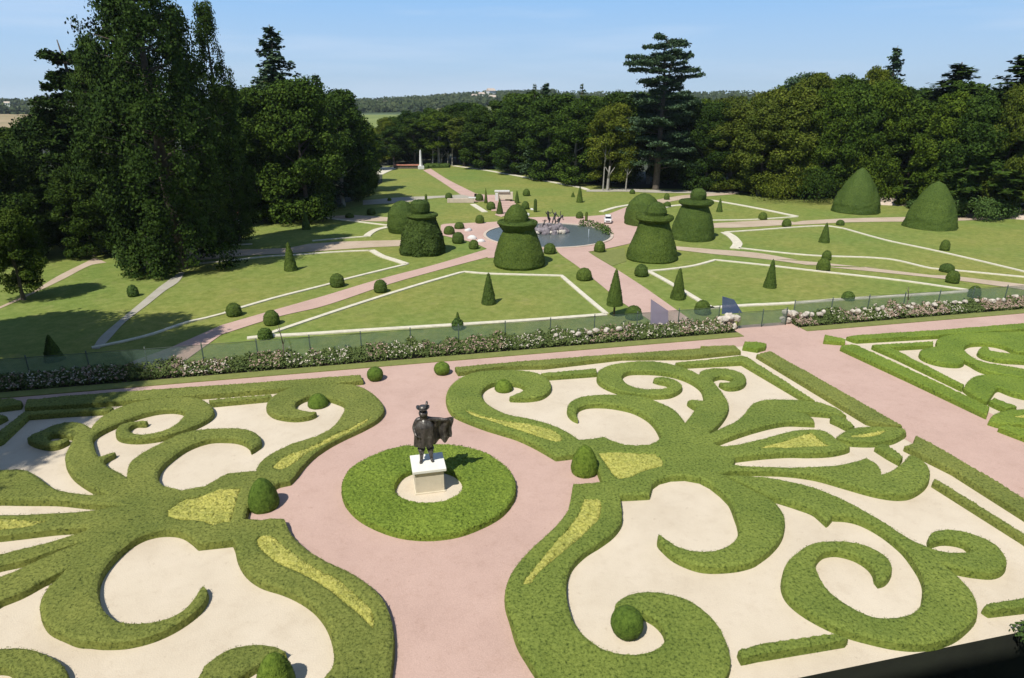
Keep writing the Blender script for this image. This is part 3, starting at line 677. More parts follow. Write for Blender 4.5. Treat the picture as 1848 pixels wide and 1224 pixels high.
# rocks among the flowers
def rock(bm, c, r, seed, mi=0):
    g = bmesh.ops.create_icosphere(bm, subdivisions=2, radius=1)
    sx, sy, sz = r*random.uniform(.7, 1.4), r*random.uniform(.6, 1.1), r*random.uniform(.5, 1.0); q = Matrix.Rotation(random.random()*6, 3, 'Z')
    for v in g['verts']:
        p = v.co*(1+.35*noise.noise(v.co*1.6+Vector((seed, seed, 0)))); v.co = q @ Vector((p.x*sx, p.y*sy, p.z*sz))+Vector(c)
for s0, s1, cnt in ((9.2, 13.5, 10), (27, 33, 12), (23.3, 25.5, 7), (33.5, 39, 10)):
    for k in range(cnt):
        u = s0+(s1-s0)*(k+random.random())/cnt; p = UN(u, 30.75+random.random()*.5)
        bm = bmesh.new(); rock(bm, (0, 0, 0), .15, random.random()*50)
        setp(bobj('garden_rock', bm, M_ROCKW, None, False, (*p, .42+random.random()*.2)), 'pale rough rock among the blooms of the terrace border', 'rock', 'pale rocks lying in the terrace flower border')
FH = 1.22
def fence(u0, u1, label, n=31.36, step=2.35, h=FH):
    f = empty('mesh_fence', (*UN(u0, n), 0), AX, label, 'fence')
    L = u1-u0; k = max(1, int(L/step))
    for i in range(k+1):
        bm = bmesh.new(); tube(bm, (L*i/k, 0, 0), (L*i/k, 0, h+.10), .03, .03, 8); bobj('post', bm, M_POST, f)
    nseg = int(L/.4); V = []; Fq = []
    for i in range(nseg+1):
        x = L*i/nseg; sag = .04*math.sin(math.pi*((x/(L/k)) % 1))
        for z in (.05, h*.5, h-sag): V.append((x, .02*math.sin(x*2.1+z*3)-.035, z))
    for i in range(nseg):
        for j in (0, 1): a = i*3+j; Fq.append([a, a+3, a+4, a+1])
    mobj('netting', V, Fq, M_NET, f)
    bm = bmesh.new()
    for i in range(k): tube(bm, (L*i/k, -.035, h), (L*(i+1)/k, -.035, h), .012, .012, 6)
    bobj('top_wire', bm, M_POST, f)
    return f
fence(-17.5, 18.9, 'long green translucent mesh fence on thin posts behind the left flower border')
fence(19.9, 22.9, 'short dark green mesh panel closing the gap in the terrace edge', n=31.0, step=1.5, h=.95)
fence(23.6, 58, 'long green translucent mesh fence on thin posts behind the right flower border')
def panel(pts, n, mt, label):
    # pts px corners on the upright plane through n; solve Y on that plane
    V = []
    for x, y in pts:
        u = (x-924)/F; v = (612-y)/F; d = (u, cP+v*sP, -sP+v*cP)
        t = n/(-math.sin(AX)*d[0]+math.cos(AX)*d[1]); V.append((d[0]*t, d[1]*t, H+d[2]*t))
    o = mobj('shade_panel', V, [[0, 1, 2, 3]], mt)
    s = o.modifiers.new('th', 'SOLIDIFY'); s.thickness = .02
    return setp(o, label, 'panel')
panel([(1174, 586), (1206, 586), (1206, 561), (1175, 540)], 31.30, M_LILAC, 'pale lilac translucent panel with a sloping top at the foot of the pink avenue')
panel([(1303, 567), (1340, 565), (1325, 541), (1304, 535)], 31.28, M_BLUE, 'small slate blue translucent panel beside the gap in the flower border')
bm = bmesh.new(); [rock(bm, (random.uniform(-.45,.45), random.uniform(-.1,.1), random.uniform(.1,.75)), .24, k*5.1) for k in range(22)]; setp(bobj('stone_pier', bm, M_ROCKW, None, False, (*UN(19.35, 31.05), 0)), 'rough pale stone pier left of the gap in the terrace edge', 'pier')
bm = bmesh.new(); [rock(bm, (random.uniform(-.3,.3), random.uniform(-.1,.1), random.uniform(.1,.65)), .22, k*4.1) for k in range(16)]; setp(bobj('stone_pier', bm, M_ROCKW, None, False, (*UN(23.3, 31.3), 0)), 'rough pale stone pier right of the gap in the terrace edge', 'pier')
for o in COL.objects:
    if o.name.startswith('stone_pier'): o.rotation_euler.z = AX
def stake(px, n, h, label):
    u = (px-924)/F
    # ground point on line n
    Y = n/(math.cos(AX)-math.sin(AX)*u/ (cP)) ; X = None
    for _ in range(6):
        X = u*depth(Y, .3); Y = (n+X*math.sin(AX))/math.cos(AX)
    bm = bmesh.new(); tube(bm, (0, 0, 0), (.06, 0, h*.55), .035, .028, 7); tube(bm, (.06, 0, h*.55), (-.05, .02, h), .028, .015, 7)
    tube(bm, (.05, 0, h*.5), (.22, -.03, h*.72), .018, .008, 6); tube(bm, (0, 0, h*.8), (-.18, .02, h*.98), .014, .006, 6)
    return setp(bobj('dead_stem', bm, M_BARK, None, False, (X, Y, 0)), label, 'stem')
stake(512, 31.0, 2.0, 'dark dead stem rising above the mesh fence below a round bush, left')
stake(1633, 31.1, 1.7, 'thin dark dead stem rising above the rocks of the right border')
# ================================================================== SHADE PIT (added to deepen the castle's shadow), CASTLE (behind and below the camera)
block('shade_pit_floor', -55, 75, -1.0, SHADE_EDGE, -10.6, -10.2, M_SHADE)  # added pit, no real moat: turns the castle's shadow near black
ca = empty('castle_wing', (0, 0, 0), AX, 'tall pale stone castle wing from whose upper window the garden is seen', 'building')
CN = -1.0; CHT = 20.3
def lb(name, c, s, mt, par, bev=0):
    bm = bmesh.new(); box(bm, c, s, 0, bev); return bobj(name, bm, mt, par)
lb('wall', (10, CN-6, (CHT-10.5)/2), (110, 12, CHT+10.5), M_PED, ca)
lb('cornice', (10, CN-6, CHT+.2), (110.8, 12.8, .4), M_SLAB, ca)
bm = bmesh.new(); vs = [bm.verts.new(p) for p in [(-45, CN-1.6, CHT+.42), (65, CN-1.6, CHT+.42), (65, CN-11, CHT+.42), (-45, CN-11, CHT+.42), (-42, CN-6, CHT+1.5), (62, CN-6, CHT+1.5)]]
for f in ((0,1,5,4), (2,3,4,5), (1,2,5), (3,0,4), (3,2,1,0)): bm.faces.new([vs[i] for i in f])
bobj('roof', bm, stone('slate', (.08,.09,.10), .2, 2), ca)
for lev in (-6, -1.2, 4, 9.3, 14.8):
    for k in range(-9, 14):
        if abs(k*4.6) < 3 and 8 < lev < 12: pass
        w = lb('window', (k*4.6, CN+.03, lev+1.2), (1.5, .1, 2.4), M_SLAB, ca)
        lb('pane', (k*4.6, CN+.09, lev+1.2), (1.2, .04, 2.1), M_GLASS, w)
# bush at the edge of the castle's shadow
# ================================================================== LOWER GARDEN
def ground(name, x0, x1, y0, y1, z, mt):
    bm = bmesh.new(); n = 1
    vs = [bm.verts.new(p) for p in ((x0, y0, z), (x1, y0, z), (x1, y1, z), (x0, y1, z))]; bm.faces.new(vs)
    return setp(bobj(name, bm, mt), kind='structure')
ground('ground', -4000, 4000, 31.0, 5200, ZL-.02, M_LAWN)
ground('ground', -4000, 4000, -4000, 32.0, -10.9, M_FLOOR)
def low(name, s, k, mt, sm=True):
    p = PS(s, ZL, .5) if sm else PC(s, ZL)
    return sheet(name, p, ZL+.006*k, mt)
low('avenue', "L 1850,190! 1480,300 1100,400 700,520 400,605 0,720! K 1200,870! 900,980! 1100,1100! L 0,785! 400,660 700,590 1150,440 1500,340 1850,247!", 3, M_PINK)
low('avenue', "M 775,160! 800,215 930,310 1080,430 1240,560 1440,690! 1480,760! 1800,760! 1745,700! 1600,600 1400,460 1200,330 1000,205 985,160!", 3, M_PINK)
# plaza round the basin
BX, BY = W(989, 424, ZL); BR = 7.75*16/15*.985
low('plaza', "X 795,412! 800,405 840,403 900,400 950,393 1050,391 1095,388! 1130,374! 1152,378! 1150,390 1148,402! 1200,407! 1200,415! 1155,420 1150,435 1105,447 1060,455! 1003,447! 960,462 880,466! 878,449! 850,437 815,429 798,425!", 4, M_PINK)
low('side_path', "Q 720,818! 1000,800 1410,789! 1420,832! 1100,848 600,886! 300,900! -300,960! -300,900! 200,860! 560,850!", 2, M_BEIGE)
low('side_path', "T 815,575! 1100,598 1500,630 1848,690! N 760,262! 1100,287 1848,372! O 1100,685! 1632,748! 1900,790! 1900,835! 1530,772! 1060,710 0,602! N 1486,320! 1100,312 700,262 300,222 65,195!", 2, M_BEIGE)
low('side_path', "T 1130,385! 1400,368 1700,356 N 900,5! O 0,281! 300,264 770,252! 1100,245! 1632,240! 1632,262! 1000,285! 400,290 0,308! N 880,22! 500,42 330,44 T 1130,425!", 2, M_BEIGE)
low('side_path', "Q 1060,605! 1310,622! 1310,652! 1130,650 1000,640 820,625! 880,612!", 2, M_BEIGE)
low('side_path', "X 655,362! 700,358 727,356 805,353 856,350! 857,364! 805,357 765,360 727,366 690,368 655,370!", 2, M_GREY)
low('far_path', "R 15,765! 70,753! 200,835 410,940! 410,965! 290,944! 150,850!", 3, M_PINK)
low('far_path', "X 856,350! 862,350! 880,352 895,352 930,365 918,385 905,392! 893,388! 905,372 880,364 856,364!", 3, M_PINK)
low('far_path', "X 1130,340! 1180,343 1330,346 1330,349 1180,348 1130,346 1060,346 1060,343!", 3, M_GREY)
low('far_path', "X 1160,366! 1200,358 1240,352 1330,347 1330,350 1260,356 1200,366 1170,375!", 2, M_BEIGE)
low('lawn_apron', "T 210,620! 400,590! 420,700! 300,740! 100,625!", 2, M_STRIP, False)
# kerbs
def kerb(s, w, label, closed=False, h=.07):
    if isinstance(w, (int, float)): w = [w]
    raw = parse(s, ZL); P2 = smooth(raw, closed, .6)
    n = len(P2); V = []; Fq = []
    for i in range(n):
        a = P2[i-1] if (i or closed) else P2[i]; b = P2[(i+1) % n] if (i < n-1 or closed) else P2[i]
        t = b-a; t = t/(np.linalg.norm(t)+1e-9); nn = np.array([-t[1], t[0]])
        ww = w[0]+(w[-1]-w[0])*i/n
        for sgn, z in ((-1, -.02), (-1, h), (1, h), (1, -.02)): V.append((*(P2[i]+nn*ww/2*sgn), ZL+z))
    m = n if closed else n-1
    for i in range(m):
        a = i*4; b = ((i+1) % n)*4
        for k in range(3): Fq.append([a+k, a+k+1, b+k+1, b+k])
    if not closed: Fq += [[0, 1, 2, 3], [4*n-1, 4*n-2, 4*n-3, 4*n-4]]
    return setp(mobj('stone_kerb', V, Fq, M_KERB), label, 'kerb')
kerb("X 482,604! 514,593 600,564 686,536 760,513 829,493! 839,491! 875,494 935,496 1013,498! 1050,530 1094,567!", .42, 'white stone kerb round three sides of the middle lawn in front of the hat topiary')
kerb("X 446,611! 483,607! 560,603 650,597 800,588 975,577 1094,568!", .5, 'white stone kerb along the near side of the middle lawn just above the mesh fence')
kerb("X 405,566! 434,556! 504,536 595,513 621,505 735,477!", .40, 'long white kerb slanting along the left lawn beside the pink avenue')
kerb("X 733,477! 712,470 690,463 670,452!", .75, 'broad short white kerb at the tip of the left lawn')
kerb("X 668,452.5! 618,454.5 530,460.5 486,463 430,469 360,476!", .38, 'thin pale kerb along the far side of the left lawn')
kerb("X 405,566! 370,575 338,582 273,604 221,617 166,628!", .32, 'broken narrow kerb in the shade at the lower left of the left lawn')
kerb("X 1170,489.5! 1200,487 1226,484 1252,480 1272,475 1291,469.5! 1382,479 1486,491 1620,506 1747,524!", .40, 'white kerb along the far side of the right lawn')
kerb("X 1170,490! 1200,506 1262,543 1285,557!", .5, 'white kerb slanting down beside the pink avenue on the right lawn')
kerb("X 1270,557! 1340,552 1423,548 1532,540 1680,531 1749,526!", .5, 'long white kerb along the near side of the right lawn above the mesh fence')
kerb("X 1308,420! 1320,427 1328,435 1331,441 1326,449!", 1.1, 'broad white kerb at the blunt end of the upper right lawn')
kerb("X 1333,448! 1460,461 1600,467.5 1680,484.5 O 1060,640 1632,695! 1750,712!", .38, 'thin white kerb along the near side of the upper right lawn')
kerb("X 1308,419.5! 1366,415.5 1434,410.5 1491,408 1522,412.5! 1600,434 1680,451 O 1300,575 1632,655! 1750,680!", .4, 'long thin white kerb slanting away along the upper right lawn')
kerb("X 1278,361! 1310,366 1365,376 1438,391!", .8, 'pale kerb running diagonally behind the right hat topiary')
kerb("X 1285,398! 1360,396.5 1438,391.5!", .45, 'faint pale kerb along the near edge of the small lawn behind the right hat topiary')
kerb("X 1192,378! 1203,374 1217,371.5 1235,370!", .8, 'short curved pale kerb between the two right hat topiaries')
kerb("X 564,435! 612,431 662,427!", .35, 'thin pale kerb on the near side of the small shaded left lawn')
kerb("X 662,427! 667,422 680,415 700,410!", .9, 'short broad white kerb left of the dome topiary')
kerb("X 700,407! 670,403.5 637,399.5 605,396 580,393!", .5, 'thin pale kerb along the far side of the small left lawn')
kerb("X 819,299.5! 860,305 897,311 980,326 1049,339 1060,343!", 1.0, 'long pale kerb along the right side of the far rising lawn under the wood')
kerb("X 706,302! 696,307 685,315!", [4.5, 1.5], 'broad white slab kerb at the far left corner of the far lawn')
kerb("X 1085,382.5! 1112,374.5 1140,369.5!", .8, 'short pale kerb slanting beside the path with the parked vehicle')
kerb("X 853,369! 875,383!", .9, 'short thick white kerb left of the steps')
kerb("X 400,443! 425,442 455,441!", .4, 'scrap of pale kerb in deep shade under the left conifers')
kerb("X 430,407! 434,400 440,394 455,390!", .9, 'short curved pale kerb beside the low wall under the left trees')
low('diagonal_walk', "K 1245,355! 1285,350! 1240,420 1150,480 1050,560 870,700 750,830 690,885! 640,885! 700,800 850,670 970,570 1100,460!", 3, M_GREY)
low('track', "K 660,250! 600,280 400,380 200,500 0,590! -200,660! -200,690! 0,605 200,515 440,400 640,300 740,285!", 1, M_BEIGE)
# basin
def ring_mesh(r0, r1, z0, z1, seg=72):
    V = []; Fq = []
    for i in range(seg):
        a = 2*math.pi*i/seg; c, s = math.cos(a), math.sin(a)
        for r, z in ((r0, z0), (r0, z1), (r1, z1), (r1, z0)): V.append((r*c, r*s, z))
    for i in range(seg):
        a = i*4; b = ((i+1) % seg)*4
        for k in range(3): Fq.append([a+k, b+k, b+k+1, a+k+1])
    return V, Fq
fb = empty('fountain_basin', (BX, BY, ZL), 0, 'round stone fountain basin with dark water at the crossing of the pink paths', 'fountain')
V, Fq = ring_mesh(BR-.35, BR, .0, .12); mobj('rim', V, Fq, M_PINK if 0 else M_TAN, fb)
V = [(0, 0, .05)]+[((BR-.3)*math.cos(2*math.pi*i/72), (BR-.3)*math.sin(2*math.pi*i/72), .05) for i in range(72)]
mobj('water', V, [[0, i+1, (i+1) % 72+1] for i in range(72)], M_WATER, fb)
fr = empty('fountain_rockery', (*W(992, 420, ZL), ZL+.05), 0, 'craggy rock pile with dark bronze figures rising from the middle of the basin', 'fountain sculpture')
bm = bmesh.new(); random.seed(5)
for k in range(46):
    a = random.random()*6.283; r = random.random()**.6*1.75
    rock(bm, (r*1.15*math.cos(a), r*.8*math.sin(a), random.random()*max(.15, 1.25-r*.55)), .42+.2*random.random(), k*3.3)
bobj('rocks', bm, M_ROCK, fr)
bm = bmesh.new()
for k in range(9):
    a = random.random()*6.283; rock(bm, (1.7*math.cos(a)+.1, -.9-.4*random.random(), .2), .34, k*7.1)
bobj('pale_rocks', bm, M_ROCKW, fr)
def figure(x, y, z, s, lean, ang):
    J = [(0,0,.9,.15),(0,0,1.2,.15),(0,0,1.45,.12),(.02,0,1.72,.1),(-.2,0,1.4,.07),(-.45,.05,1.6,.055),(-.6,.05,1.95,.04),(.22,0,1.4,.07),(.42,-.15,1.15,.055),(.5,-.3,1.3,.04),(-.1,0,.8,.11),(-.15,-.15,.42,.085),(-.12,0,.02,.06),(.1,0,.8,.11),(.28,-.1,.45,.085),(.32,.05,.05,.06)]
    E2 = [(0,1),(1,2),(2,3),(2,4),(4,5),(5,6),(2,7),(7,8),(8,9),(0,10),(10,11),(11,12),(0,13),(13,14),(14,15)]
    q = Matrix.Rotation(ang, 3, 'Z') @ Matrix.Rotation(lean, 3, 'Y'); out = []
    for j in J:
        v = q @ Vector(j[:3])*s; out.append((v.x+x, v.y+y, v.z+z, j[3]*s))
    return skin_body('figure', out, E2, fr, M_BRONZE, 1)
figure(.35, 0, 1.0, .95, .25, .3); figure(-.1, .1, 1.1, 1.05, -.35, 1.2); figure(1.25, -.2, .75, .62, .5, 2.2); figure(-.9, -.2, .7, .6, -.5, 4); figure(.7, .2, 1.0, .9, .7, .1)
fj = empty('water_jet', (*W(1062, 430, ZL), ZL), 0, 'thin white water jet on the right side of the basin', 'water jet')
bm = bmesh.new(); tube(bm, (0, 0, .05), (0, 0, 1.1), .05, .03, 8); tube(bm, (.0, 0, 1.1), (.12, 0, .95), .03, .02, 6); bobj('jet', bm, M_SPRAY, fj)
# marsh plants at the basin's right rim
def tuft(name, loc, n, r, h, mt, label, cat, group=None, sz=.16):
    a = RNG.random(n)*6.283; rr = RNG.random(n)**.5*r; zz = RNG.random(n)
    P3 = np.stack([np.cos(a)*rr*(1.1-.6*zz), np.sin(a)*rr*(1.1-.6*zz), zz*h+.03], 1)
    V, Fq = leafquads(P3, np.stack([np.cos(a), np.sin(a), .5+0*a], 1), sz, .7, 1.2)
    o = mobj(name, V, Fq, mt, None, loc=loc); return setp(o, label, cat, group)
for i, (x, y) in enumerate([(1052, 409), (1066, 410), (1078, 413), (1086, 416), (1092, 420), (1096, 424)]):
    tuft('water_reeds', (*W(x, y, ZL), ZL+.05), 160, .75, .8, M_SHRUB, 'clump of reeds growing along the right rim of the round basin', 'reeds', 'reeds along the right rim of the basin')
# ================================================================== LOWER TOPIARY
def lowpos(cx, base, hw, z0=ZL):
    X, Y = W(cx, base, z0); r = hw*depth(Y, z0)/F; Y2 = Y+r*.85
    return X*depth(Y2, z0)/depth(Y, z0), Y2, r
def lowprof(Y, pr, z0=ZL):
    out = []
    for hw, y in pr:
        z = max(0, zpx(Y, y)-z0); out.append((max(.01, hw*depth(Y, z0+z)/F), z))
    return out
def topi(cx, base, pr, label, group=None, mt=M_TOP, name='clipped_topiary', tuft_=60, ts=.09, seg=44, wob=.055, step=.12, trunk=None, cat='topiary'):
    X, Y, r = lowpos(cx, base, pr[0][0]); p = lowprof(Y, pr)
    p[0] = (p[0][0], 0.0)
    return clip(name, p, (X, Y, ZL), mt, label, cat, group, seg=seg, tufts=tuft_, tsize=ts, wob=wob, step=step)
def hat(cx, base, body, brim, crown, label, bdx=0, cdx=0, sh=.05):
    """body/brim/crown: profiles of (half width px, row px)"""
    X, Y, r = lowpos(cx, base, body[0][0]); t = empty('hat_topiary', (X, Y, ZL), 0, label, 'topiary', 'hat shaped topiaries round the basin')
    k = depth(Y, ZL)/F
    pb = lowprof(Y, body); pb[0] = (pb[0][0], 0)
    clip('body', pb, None, M_TOP, None, None, parent=t, seg=56, tufts=110 if sh > .06 else 80, tsize=.17 if sh > .06 else .08, wob=sh, step=.13, sc=1.9, seed=cx)
    clip('brim', lowprof(Y, brim), (bdx*k, 0, 0), M_TOP, None, None, parent=t, seg=48, tufts=110, tsize=.09, wob=.05, step=.1, seed=3, sc=1.6)
    clip('crown', lowprof(Y, crown), (cdx*k, 0, 0), M_TOP, None, None, parent=t, seg=44, tufts=110, tsize=.09, wob=.05, step=.1, seed=9, sc=1.6)
hat(937, 487, [(44,485),(46,474),(43,455),(38,438),(33,425),(28,415),(24,408)], [(22,417),(27,416),(33,408),(37,402),(35,399),(26,398),(10,398),(.3,398)],
    [(22,399),(22,393),(20,386),(16,379),(11,373),(6,370),(.3,368)], 'large hat shaped topiary in front of the basin, nearest and brightest of the hat topiaries', -3, -5)
hat(763, 463, [(39,461),(40,450),(38,435),(35,422),(31,410),(27,401),(24,393)], [(18,394),(24,393),(29,389),(28,386),(18,385),(6,384.5),(.3,384)],
    [(15,386),(17,380),(17,372),(16,366),(12,362),(.3,361)], 'shaggy dark hat shaped topiary with a ragged front, left of the basin', 2, -1, .14)
hat(1176, 475, [(44,473),(45,464),(42,448),(37,432),(32,418),(28,407),(25,397)], [(22,400),(28,399),(34,394),(33,390),(25,388),(8,387.5),(.3,387)],
    [(18,388),(19,382),(16,374),(11,368),(6,365),(.3,364)], 'broad hat shaped topiary with a thin flat brim, right of the basin', 1, 2)
hat(1249, 436, [(38,434),(38,424),(35,405),(31,390),(26,378),(21,368)], [(18,372),(25,371),(31,366),(30,362),(20,360.5),(7,360),(.3,360)],
    [(13,362),(14,356),(14,350),(12,345),(7,341),(.3,340)], 'hat shaped topiary with a tall round crown, farther back right of the basin', 2, 4)
topi(728, 422, [(26,420),(28,410),(28,398),(25,384),(20,374),(12,366),(5,363),(.3,362.5)], 'large dark dome topiary half hidden behind the shaggy hat topiary')
topi(1160, 409, [(33,407),(33,395),(31,378),(26,366),(18,357),(9,351),(.3,349)], 'large dome topiary half hidden behind the flat brimmed hat topiary')
topi(1543, 387, [(39,386),(40,381),(38,366),(33,350),(26,335),(17,320),(8,308),(.3,302)], 'tall bullet shaped yew cone at the edge of the wood, left of the two', 'bullet shaped yews before the right wood', tuft_=45)
topi(1677, 416, [(43,415),(44,409),(40,391),(34,373),(28,359),(20,345),(11,333),(.3,327)], 'tall bullet shaped yew cone at the wood edge, right and nearer of two', 'bullet shaped yews before the right wood', tuft_=45)
GC = 'slim clipped yew cones on the lower lawns'
def cone(cx, base, hw, top, label, trunk=0):
    pr = [(hw, base), (hw*.92, base-(base-top)*.15), (hw*.66, base-(base-top)*.45), (hw*.38, base-(base-top)*.75), (hw*.16, top+2), (.3, top)]
    if not trunk: return topi(cx, base, pr, label, GC, name='clipped_cone', seg=24, wob=.10, tuft_=130, ts=.08)
    X, Y, r = lowpos(cx, base+trunk, hw*.2); t = empty('clipped_cone', (X, Y, ZL), 0, label, 'topiary', GC)
    p = lowprof(Y, [(1, base)]+pr+[(.3, top)]); clip('crown', p, None, M_TOP, None, None, parent=t, seg=24, wob=.06, tufts=110, tsize=.08)
    bm = bmesh.new(); tube(bm, (0, 0, -.1), (0, 0, p[1][1]+.1), .09, .07, 8); bobj('trunk', bm, M_BARK, t)
cone(525, 490, 12, 437, 'slim dark cone on the left lawn under the drooping conifer branches')
cone(553, 415, 8, 381, 'small slim cone in the shade of the left trees with its sunny side bright')
cone(882, 551, 13.5, 493, 'slim cone standing on the middle lawn enclosed by white kerbs')
cone(1108, 550, 15, 486, 'slim cone raised on a bare trunk beside the pink avenue', 21)
cone(1223, 542, 13.5, 484, 'slim cone on the left corner of the right lawn next to the pink avenue')
cone(1389, 521, 11.5, 468, 'slim cone in the middle of the right lawn')
cone(1487, 439, 9.5, 402, 'slim cone on the upper right lawn enclosed by thin kerbs')
cone(1298, 383, 5.5, 358, 'small slim cone right behind the right hat topiary')
cone(1046, 366, 6, 336, 'small slim cone alone on the far lawn above the basin')
cone(1034, 356, 3.5, 346, 'tiny dark cone far off beside the pale kerb of the far lawn')
cone(902, 387, 6.5, 358, 'dark narrow cone at the foot of the pink steps behind the big hat topiary')
cone(933, 367, 4.5, 344, 'small pointed bush right of the white stone parapet')
cone(877, 367, 3.2, 340, 'thin upright shrub left of the white stone parapet')
cone(98, 655, 17, 605, 'dark conifer bush in the shade at the lower left beside the dark flowers')
GP = 'thin dark cylinders of clipped yew near the basin'
def pillar(cx, base, hw, top, label):
    return topi(cx, base, [(hw, base), (hw*1.1, base-3), (hw, top+3), (hw*.6, top+1), (.3, top)], label, GP, name='clipped_pillar', seg=14, tuft_=80, ts=.07, step=.2)
pillar(769, 362, 2.2, 350, 'thin dark clipped pillar behind the crown of the shaggy hat topiary')
pillar(966, 383, 2.8, 359, 'thin dark clipped pillar just behind the rock fountain')
pillar(1058, 400, 2.4, 382, 'thin dark clipped pillar between the basin and the parked vehicle')
GB2 = 'clipped box balls of the lower garden'
def ball(cx, base, hw, top, label, mt=M_TOP, rough=False):
    h = base-top
    pr = [(hw*.86, base), (hw, base-h*.2), (hw*1.0, base-h*.45), (hw*.86, base-h*.72), (hw*.5, base-h*.94), (.3, top)]
    return topi(cx, base, pr, label, GB2, mt, 'clipped_ball', seg=26, wob=.14 if rough else .08, tuft_=260 if rough else 130, ts=.12 if rough else .07, step=.12)
for a in [(423, 572, 13.5, 547, 'round box ball on the kerb at the left end of the left lawn'),
    (491, 588, 14, 560, 'round box ball between the pink avenue and the middle lawn, nearest the mesh fence'),
    (609, 519, 13, 494, 'round box ball on the long kerb of the left lawn, above the pink avenue'),
    (687, 529, 12, 505, 'round box ball between the pink avenue and the middle lawn, farther from the fence'),
    (855, 450, 9, 433, 'small box ball at the left corner of the plaza where the pink avenue begins'),
    (827, 440, 11, 419, 'box ball below two others left of the plaza'),
    (811, 424, 10, 408, 'box ball leftmost of the cluster left of the plaza'),
    (829, 414, 9, 401, 'box ball topmost of the cluster left of the plaza'),
    (866, 404, 8, 388, 'box ball on the lawn edge above the plaza, left of the big hat topiary'),
    (992, 459, 11, 439, 'box ball between the basin and the pink avenue, beside the big hat topiary'),
    (1082, 456, 10, 435, 'box ball at the near right rim of the plaza'),
    (1054, 507, 14, 484, 'broad box ball left of the pink avenue below the big hat topiary'),
    (1157, 500, 12, 477, 'box ball at the left point of the right lawn'),
    (1267, 569, 14, 542, 'box ball at the near left corner of the right lawn beside the fence'),
    (1143, 578, 15, 552, 'box ball behind the mesh fence left of the lilac panel'),
    (1485, 490, 11.5, 466, 'stout box ball beside the beige path on the right lawn'),
    (1491, 470, 8, 452, 'small shaded box ball behind the stout one on the right lawn'),
    (1704, 453, 8, 433, 'upright box ball on the thin slanting kerb far right'),
    (1708, 492, 12, 476, 'flat box ball on the beige path far right'),
    (1718, 512, 11, 488, 'tapered box ball in front of the flat one far right'),
    (1757, 538, 10, 516, 'dark box ball behind the mesh fence at the far right'),
    (1419, 410, 8, 395, 'dark square box ball on the path behind the upper right lawn'),
    (1376, 397, 7.5, 383, 'small box ball on the lawn right of the right hat topiary'),
    (1516, 407, 7, 397, 'small brownish bush on the path above the upper right lawn'),
    (670, 388, 8, 376, 'dark low box ball on the lawn in the shade, left of the dome topiary'),
    (631, 394, 8, 385, 'dark low bush on the beige path under the left trees'),
    (810, 359, 6.5, 348, 'dark small box ball left of the far pink path'),
    (864, 364, 7, 351, 'box ball at the foot of the far pink path') if 0 else (865, 363, 7.5, 350, 'box ball at the foot of the far pink path'),
    (886, 379, 8, 364, 'round box ball left of the pink steps'),
    (918, 363, 6, 351, 'box ball right under the white stone parapet'),
    (950, 354, 6.5, 341, 'box ball on the far lawn right of the steps'),
    (948, 378, 7, 363, 'box ball half hidden behind the crown of the big hat topiary'),
    (1046, 395, 6.5, 382, 'box ball on the lawn edge right behind the basin'),
    (1203, 361, 5, 349, 'small dark bush near the wood between the right topiaries'),
    (1204, 374, 6.5, 364, 'small bush with yellowish top between the right topiaries'),
    (1141, 350, 5, 342, 'tiny dark bush at the wood edge behind the domes'),
    (749, 362, 4, 356, 'tiny bush behind the large dark dome topiary') if 0 else (703, 363, 3.6, 357, 'tiny bush on the grey path far left of the steps')]:
    ball(*a)
for a in [(241, 536, 8.5, 515, 'loose young shrub on the left lawn between the slanting walk and the trees'),
    (479, 613, 12, 593, 'bright potted shrub behind the mesh fence at the left end of the kerb'),
    (826, 596, 10, 575, 'loose dark bushy shrub behind the mesh fence before the middle lawn'),
    (1530, 543, 10, 527, 'loose green shrub behind the mesh fence before the right lawn')]:
    ball(*a, M_SHRUB, True)
cone(826, 585, 6, 563, 'narrow dark spike of the loose shrub before the middle lawn')
# white stones by the plaza
GR = 'white stones beside the plaza'
for x, y, r, l in [(845, 417, .9, 'low white stone at the left rim of the plaza among the box balls'), (852, 431, .9, 'long white stone between box balls at the near left rim of the plaza'), (868, 437, .7, 'flat white stone beside the start of the pink avenue'),
                 (982, 455, .55, 'small white stone between the big hat topiary and a box ball'), (952, 389, .7, 'white rock right behind the big hat topiary'), (960, 379, .55, 'white rock beside the dark pillar behind the fountain'), (946, 377, .5, 'small white rock among shrubs behind the big hat topiary')]:
    bm = bmesh.new(); rock(bm, (0, 0, .05), r*.55, x); setp(bobj('white_stone', bm, M_WHITE, None, True, (*W(x, y, ZL), ZL)), l, 'rock', GR)
# parapet and steps
pp = empty('stone_parapet', (*W(897, 364, ZL), ZL), AX*0, 'small white stone parapet with a squared top beam above the pink steps', 'parapet')
bm = bmesh.new(); box(bm, (-.05, 0, .7), (.5, .5, 1.4), bev=.04); bobj('pier', bm, M_WHITE, pp)
bm = bmesh.new(); box(bm, (1.45, .3, .95), (2.4, .4, 1.2), bev=.04); bobj('wall', bm, M_PED, pp)
bm = bmesh.new(); box(bm, (.85, .2, 1.68), (2.5, .7, .3), bev=.05); bobj('beam', bm, M_WHITE, pp)
sp = empty('garden_steps', (*W(908, 380, ZL), ZL), 0, 'shallow pink stone steps behind the big hat topiary leading to the far lawn', 'steps')
for k in range(6):
    bm = bmesh.new(); box(bm, (-.15*k, k*1.4, .04+.03*k), (3.6, 1.35, .08+.06*k), bev=.01); bobj('step', bm, M_PINK, sp)
lw = empty('low_wall', (*W(838, 366, ZL), ZL), 0, 'low pink stone retaining wall at the foot of the far pink path', 'wall')
